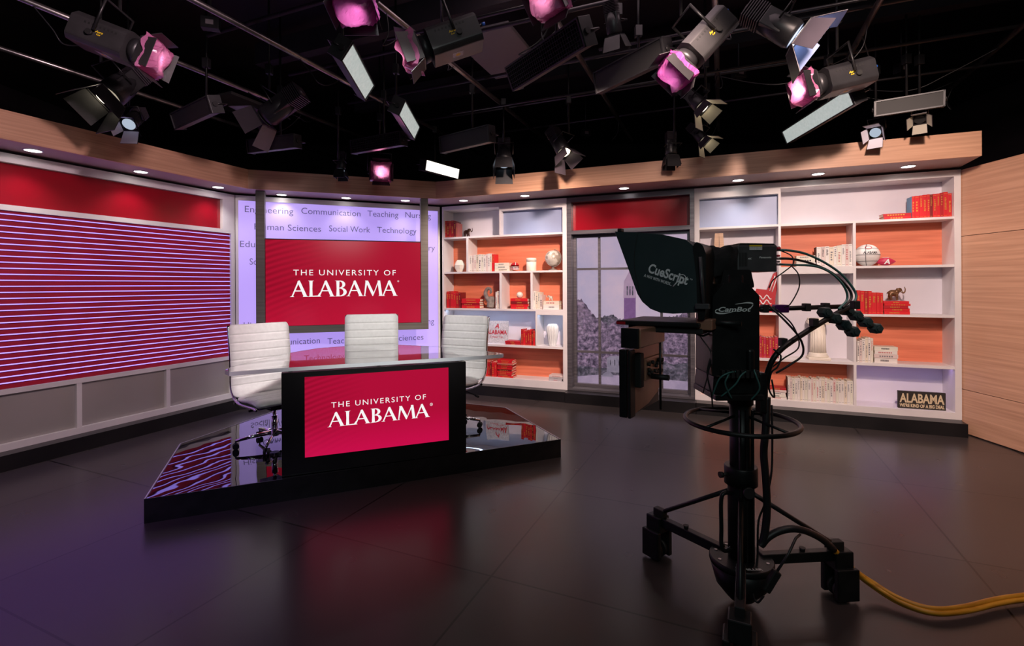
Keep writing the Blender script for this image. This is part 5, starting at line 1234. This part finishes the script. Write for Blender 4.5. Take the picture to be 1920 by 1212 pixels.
def doors(t, X, Z, y, Ls, ang, mt, gels=None, inner=None):
    """four hinged barn doors around a front opening at local y; each a part"""
    for k, (dx, dz) in enumerate(((0, 1), (0, -1), (1, 0), (-1, 0))):
        L_ = Ls[k % len(Ls)]; a = ang[k]; c, s = math.cos(a), math.sin(a); w0 = X if dx == 0 else Z; w1 = w0*1.12
        base = [(-w0, 0), (w0, 0), (w1, L_), (-w1, L_)]
        def P(u, v, o=0):
            f = Vector((0, -v*c, 0)); out = Vector((dx, 0, dz))*(v*s+o*c)+Vector((0, -o*s, 0))*-1
            along = Vector((1, 0, 0)) if dx == 0 else Vector((0, 0, 1))
            return Vector((dx*X, y, dz*Z))+along*u+f+out
        m = MB(); A_ = [P(u, v, 0) for u, v in base]; B_ = [P(u, v, .004) for u, v in base]
        m._add(A_+B_, [(0, 1, 2, 3), (7, 6, 5, 4), (0, 4, 5, 1), (1, 5, 6, 2), (2, 6, 7, 3), (3, 7, 4, 0)])
        o = m.build('barn_door', [mt], t)
        if inner:
            A_ = [P(u*.97, v*.98+.002, -.002) for u, v in base]; MB()._add(A_, [(0, 1, 2, 3)]).build('door_lining', inner, o)
def gelwrap(t, X, Z, y0, L_, m, sd=1):
    """crumpled gel sheet bent over the front of the open doors"""
    random.seed(sd); N_ = 16; g = []
    for i in range(N_+1):
        for j in range(N_+1):
            a, b = i/N_*2-1, j/N_*2-1; e = max(abs(a), abs(b))
            k = 1.0 if e < .62 else 1-(e-.62)*.35
            y = y0-L_+max(0, e-.55)**1.3*L_*3.0
            fold = .016*math.sin(3.1*a*(1+.4*b)+sd)+.012*math.sin(5.3*b+2.2*a+sd*2)+.010*abs(math.sin(4*(a+b)+sd))
            g.append(Vector((a*X*k*1.12+random.uniform(-.004, .004), y+fold, b*Z*k*1.12+random.uniform(-.004, .004))))
    n = N_+1; fs = [(i*n+j, i*n+j+1, (i+1)*n+j+1, (i+1)*n+j) for i in range(N_) for j in range(N_)]
    return MB()._add(g, fs, False).build('gel', m, t)
def bigfix(px, py, z, d, label, gelm='gelpink', grey='fixgrey', s=1.0, roll=0, lit=3):
    pos = atz(px, py, z); R = frame(d) @ Matrix.Rotation(roll, 4, 'Y'); t = place('studio_spotlight', label, 'studio light', pos, R)
    a, b, L_ = .125*s, .105*s, .36*s
    m = MB(); sec = rounded([(-a, -b*.7), (-a*.8, -b), (a*.8, -b), (a, -b*.7), (a, b*.6), (a*.6, b), (-a*.6, b), (-a, b*.6)], .01, 2)
    m.side([(x, zz_) for x, zz_ in sec], -L_*.45, L_*.55); m.build('housing', grey, t)
    m = MB()
    for side_ in (-1, 1):
        for i in range(9): y = -L_*.3+i*L_*.07; m.box(side_*(a+.0005)-.001, side_*(a+.0005)+.001, y, y+.012*s, b*.3, b*.42)
    for i in range(10): y = -L_*.35+i*L_*.08; m.box(-.03, .03, y, y+.01, b+.0, b+.0015)
    m.build('vent_slot', 'rubber', t)
    for side_ in (-1, 1): x = side_*a; MB().cyl((x, .05*s, -.02*s), (x+side_*.02, .05*s, -.02*s), .02*s, n=14).build('adjust_knob', 'rubber', t)
    for side_ in (-1, 1):
        g = MB(); T = Matrix.Translation((side_*(a+.0015), -.02*s*side_, -.005)) @ Matrix.Rotation(side_*PI/2, 4, 'Z') @ Matrix.Rotation(0, 4, 'X')
        put_text(g, 'Auro', 0, 0, 0, w=.05*s, T=T, bold=.03, shear=.3); put_text(g, 'Lux', .012, 0, -.016*s, w=.028*s, T=T, bold=.03, shear=.3); g.build('maker_lettering', 'yellow', t)
    MB().box(-.035*s, .035*s, -.03*s, .05*s, -b-.001, -b-.0002).build('warning_label', 'label', t)
    MB().cyl((0, .01*s, -b-.0012), (0, .01*s, -b-.002), .018*s, n=20).build('round_sticker', 'yellow', t)
    m = MB(); m.cyl((0, -L_*.45, 0), (0, -L_*.62, 0), .085*s, .095*s, 24); m.build('lens_tube', 'fixdark', t)
    if lit:
        wp = t.matrix_basis @ Vector((0, -L_*.64, 0)); wd = (t.matrix_basis.to_3x3() @ Vector((0, -1, 0)))
        lamp('SPOT', 'spotlight_lamp', wp, wp+wd, lit, (1, .85, .8), .03, spot=80)
    y = -L_*.63; X = Z = .095*s
    m = MB(); m.box(-X, X, y-.01, y, Z-.012, Z); m.box(-X, X, y-.01, y, -Z, -Z+.012); m.box(-X, -X+.012, y-.01, y, -Z, Z); m.box(X-.012, X, y-.01, y, -Z, Z); m.build('accessory_frame', 'fixdark', t)
    doors(t, X, Z, y-.011, (.13*s, .13*s, .13*s, .13*s), (.5, .5, .35, .35), 'fixgrey' if grey == 'fixgrey' else 'fixdark')
    if gelm: gelwrap(t, X*1.35, Z*1.35, y-.055*s, .085*s, gelm, int(px))
    MB().cyl((0, L_*.55, 0), (0, L_*.58, 0), .06*s, n=16).cyl((.03, L_*.58, .02), (.03, L_*.66, .02), .01).build('rear_cap', 'fixdark', t)
    MB().cyl((.04, L_*.66, .02), (.04, L_*.72, .02), .011).build('blue_plug', 'blueplug', t)
    m = MB(); ya = .02*s; zt2 = .23*s
    m.tube([(-a-.02, ya, 0), (-a-.02, ya, zt2), (a+.02, ya, zt2), (a+.02, ya, 0)], .010, 8); m.build('yoke', 'blackmetal', t)
    hanger(t, (0, ya, zt2)); return t
bigfix(208, 78, 3.32, (.93, .12, -.34), 'grey box spotlight with pink gel at upper left of the grid')
bigfix(846, 76, 3.32, (-.90, -.12, -.36), 'grey box spotlight with pink gel and blue plug, upper middle')
bigfix(1318, 78, 3.30, (-.66, -.05, -.72), 'grey box spotlight with gold-labelled underside and magenta gel, upper right of middle', 'gelmagenta')
bigfix(1578, 148, 3.25, (-.94, .05, -.22), 'dark box spotlight with glowing pink gel at the right of the grid', 'gelpink', 'fixdark', lit=16)
bigfix(672, -60, 3.35, (0.0, -.25, -.92), 'spotlight at the top edge with its purple gel hanging down', 'gelmagenta', 'fixdark', .9)
bigfix(1075, -35, 3.35, (-.60, -.50, -.60), 'spotlight at the top edge showing a bright pink gel over the honeycomb lamp', 'gelpink', 'fixdark', .9)
bigfix(712, 322, 3.06, (.30, -.93, -.22), 'small spotlight facing us with pink gel above the display', 'gelpink', 'fixdark', 1.0, lit=7)

def fresnel(px, py, z, d, s, label, mt='door', inner=None, lens='rubber', spread=(.55, .55, .35, .35), roll=0, fins=True, tagged=True):
    pos = atz(px, py, z); R = frame(d) @ Matrix.Rotation(roll, 4, 'Y'); t = place('fresnel_light', label, 'studio light', pos, R)
    m = MB(); m.lathe([(.065*s, -.09*s), (.075*s, -.07*s), (.07*s, .02*s), (.055*s, .10*s)], n=20, T=Matrix.Rotation(-PI/2, 4, 'X')); m.bbox(-.06*s, .06*s, -.02*s, .10*s, -.05*s, .05*s, .006); m.build('housing', 'fixdark', t)
    if fins:
        m = MB()
        for i in range(8): y = .105*s+i*.013*s; m.box(-.06*s, .06*s, y, y+.005*s, -.055*s, .055*s)
        m.cyl((0, .10*s, 0), (0, .21*s, 0), .03*s, n=10); m.build('heat_fin', 'door', t)
    MB().cyl((0, -.102*s, 0), (0, -.108*s, 0), .06*s, n=24).build('lens', lens, t)
    X = .075*s; y = -.112*s
    m = MB(); m.box(-X, X, y, y+.01, X-.008, X); m.box(-X, X, y, y+.01, -X, -X+.008); m.box(-X, -X+.008, y, y+.01, -X, X); m.box(X-.008, X, y, y+.01, -X, X); m.build('accessory_frame', 'fixdark', t)
    doors(t, X, X, y-.001, (.15*s, .15*s, .12*s, .12*s), spread, mt, inner=inner)
    if tagged: MB().box(-.03*s, .03*s, -.17*s, -.12*s, -.16*s, -.158*s).build('paper_tag', 'label', t.children[-1]) if False else None
    m = MB(); m.tube([(-.085*s, .02*s, 0), (-.09*s, .02*s, .14*s), (.09*s, .02*s, .14*s), (.085*s, .02*s, 0)], .007, 6); m.build('yoke', 'blackmetal', t)
    hanger(t, (0, .02*s, .14*s)); return t
fresnel(1462, 52, 3.42, (.75, -.25, -.60), 1.35, 'finned lamp with open doors lit cold blue inside, top right', inner='bluedoor', lens='lensblue', spread=(.7, .7, .6, .6))
fresnel(1305, 190, 3.40, (.45, -.45, -.75), 1.0, 'finned lamp with cream-lined open doors, upper of the pair at mid right', inner='warmdoor', lens='lens', spread=(.6, .6, .6, .6))
fresnel(1312, 255, 3.24, (.45, -.45, -.75), .85, 'finned lamp with cream-lined open doors, lower of the pair just above the canopy', inner='warmdoor', lens='lens', spread=(.6, .6, .6, .6))
fresnel(225, 165, 3.30, (-.25, -.6, -.75), 1.5, 'large black lamp with long side doors below the upper left spotlight', mt='fixdark', lens='lens', spread=(.3, .3, .5, .3))
fresnel(250, 225, 3.20, (.1, -.7, -.65), .9, 'black lamp with cold white inner doors above the left canopy', mt='fixdark', inner='whiteback', lens='lenscold', spread=(.5, .5, .5, .5))
fresnel(520, 205, 3.35, (-.8, .1, -.5), 1.5, 'dark barrel lamp with blue plug and wide lower door left of the display lights', mt='door', lens='rubber')
fresnel(640, 308, 3.12, (0, -.1, -1), .75, 'small round black lamp pointing straight down left of the pink lamp', mt='fixdark', lens='lenscold', spread=(.2, .2, .2, .2))
fresnel(945, 292, 3.16, (0, -.55, -.8), 1.25, 'square black lamp with paper tag and white bulb below, above left bookcase', mt='fixdark', lens='lenscold', spread=(.1, .35, .2, .2))
fresnel(1050, 272, 3.25, (.35, -.35, -.8), 1.2, 'plum-black lamp with tilted lower door above the picture window', lens='lens', spread=(.4, .5, .4, .4))
fresnel(1258, 278, 3.16, (0, -.05, -1), .9, 'plain black barrel lamp pointing down above the camera', mt='fixdark', spread=(.2, .2, .2, .2))
panel((1640, 190), (1772, 168), (1648, 218), 3.35, 'dark', 'wide unlit black light at the far right end of the grid')
fresnel(1645, 243, 3.16, (-.6, -.5, -.5), .8, 'small lamp with cold white lens below the far right lamp', mt='fixdark', inner='whiteback', lens='lenscold')
fresnel(1725, 218, 3.22, (-.5, -.55, -.6), .7, 'small finned lamp with cream doors at the far right end', mt='door', inner='warmdoor', lens='rubber', spread=(.5, .5, .5, .5))
fresnel(1150, 45, 3.6, (.2, .3, -.9), .8, 'small unlit lamp hidden above the honeycomb lamp', mt='fixdark')
# junction boxes and struts on the grid
for x, y, l in ((395, 45, 'upper left of the grid'), (1385, 138, 'right of the upper cream-door lamp'), (1098, 250, 'above the picture window'), (1690, 130, 'far upper right of the grid')):
    p = atz(x, y, 3.86); t = thing('junction_box', 'small dark electrical box fixed in the ceiling grid, '+l, 'box', p, .3)
    MB().bbox(-.07, .07, -.04, .04, -.05, .05, .005).build('housing', 'fixdark', t); MB().box(-.03, .03, -.0415, -.0405, -.02, .02).build('cover_plate', 'panelgrey', t)
    MB().cyl((0, 0, .05), (0, 0, .70), .008, n=8).build('drop_rod', 'bar', t)
for k, (s_, a, b) in enumerate(((3.45, -2.6, 1.2), (4.35, -1.0, 3.0), (5.25, -3.0, .6), (6.15, -.6, 3.4))):
    p = mv*s_; o = MB().cyl(p-cv*b+Vector((0, 0, 3.68)), p-cv*a+Vector((0, 0, 3.68)), .012, n=10).build('grid_strut', 'bar'); tag(o, 'thin dark strut slung just under the long pipes, '+ORD[k]+' from the viewer', 'pipe', 'thin grid struts')
# loose black cables hanging in the grid
random.seed(11)
cb = [((620, 95), (590, 130), (640, 150)), ((925, 60), (900, 105), (950, 80)), ((960, 90), (1000, 60), (940, 30)), ((85, 0), (105, 70), (150, 80)), ((520, 160), (590, 200), (560, 230)), ((880, 30), (870, 95), (925, 110)),
      ((1330, 130), (1360, 150), (1420, 130)), ((1650, 60), (1680, 130), (1640, 145)), ((1620, 160), (1700, 180), (1760, 150)), ((1640, 150), (1720, 165), (1790, 100)), ((1420, 130), (1470, 145), (1500, 120)), ((1080, 70), (1140, 40), (1120, 10)),
      ((1270, 235), (1290, 262), (1320, 255)), ((560, 215), (520, 240), (480, 230)), ((545, 170), (575, 215), (605, 190)), ((700, 30), (690, 75), (740, 60)), ((1000, 20), (985, 75), (1030, 55)), ((1090, 235), (1130, 262), (1160, 240)), ((1360, 20), (1400, 60), (1430, 20)), ((1545, 60), (1575, 110), (1610, 80)), ((930, 262), (900, 300), (880, 270)), ((1690, 190), (1790, 200), (1820, 160))]
def snap(p):
    n_ = Vector((mv.y, -mv.x, 0)); o = p.dot(n_); k = min(PIPES, key=lambda a: abs(a-o)); return p+n_*(k-o)
for i, tri in enumerate(cb):
    zz0 = 3.6; P = [snap(atz(*tri[0], 3.735)), atz(*tri[1], 3.5), snap(atz(*tri[2], 3.735))]; P[1] = (P[0]+P[2])/2*.5+P[1]*.5; P[1].z = 3.5
    mid = (P[0]+P[1])/2+Vector((.03, 0, -.03)); mid2 = (P[1]+P[2])/2+Vector((-.03, .03, -.03))
    rank = sorted((c_[1][0], k_) for k_, c_ in enumerate(cb)).index((tri[1][0], i)); side = 'left' if tri[1][0] < 640 else 'middle' if tri[1][0] < 1280 else 'right'
    tag(MB().tube(smooth_curve([P[0], mid, P[1], mid2, P[2]], 6), .005, 6).build('hanging_cable', 'cable'), f'loose black lighting cable drooping from the ceiling pipes, {ORD[rank]} from the left', 'cable', 'loose cables in the ceiling grid')
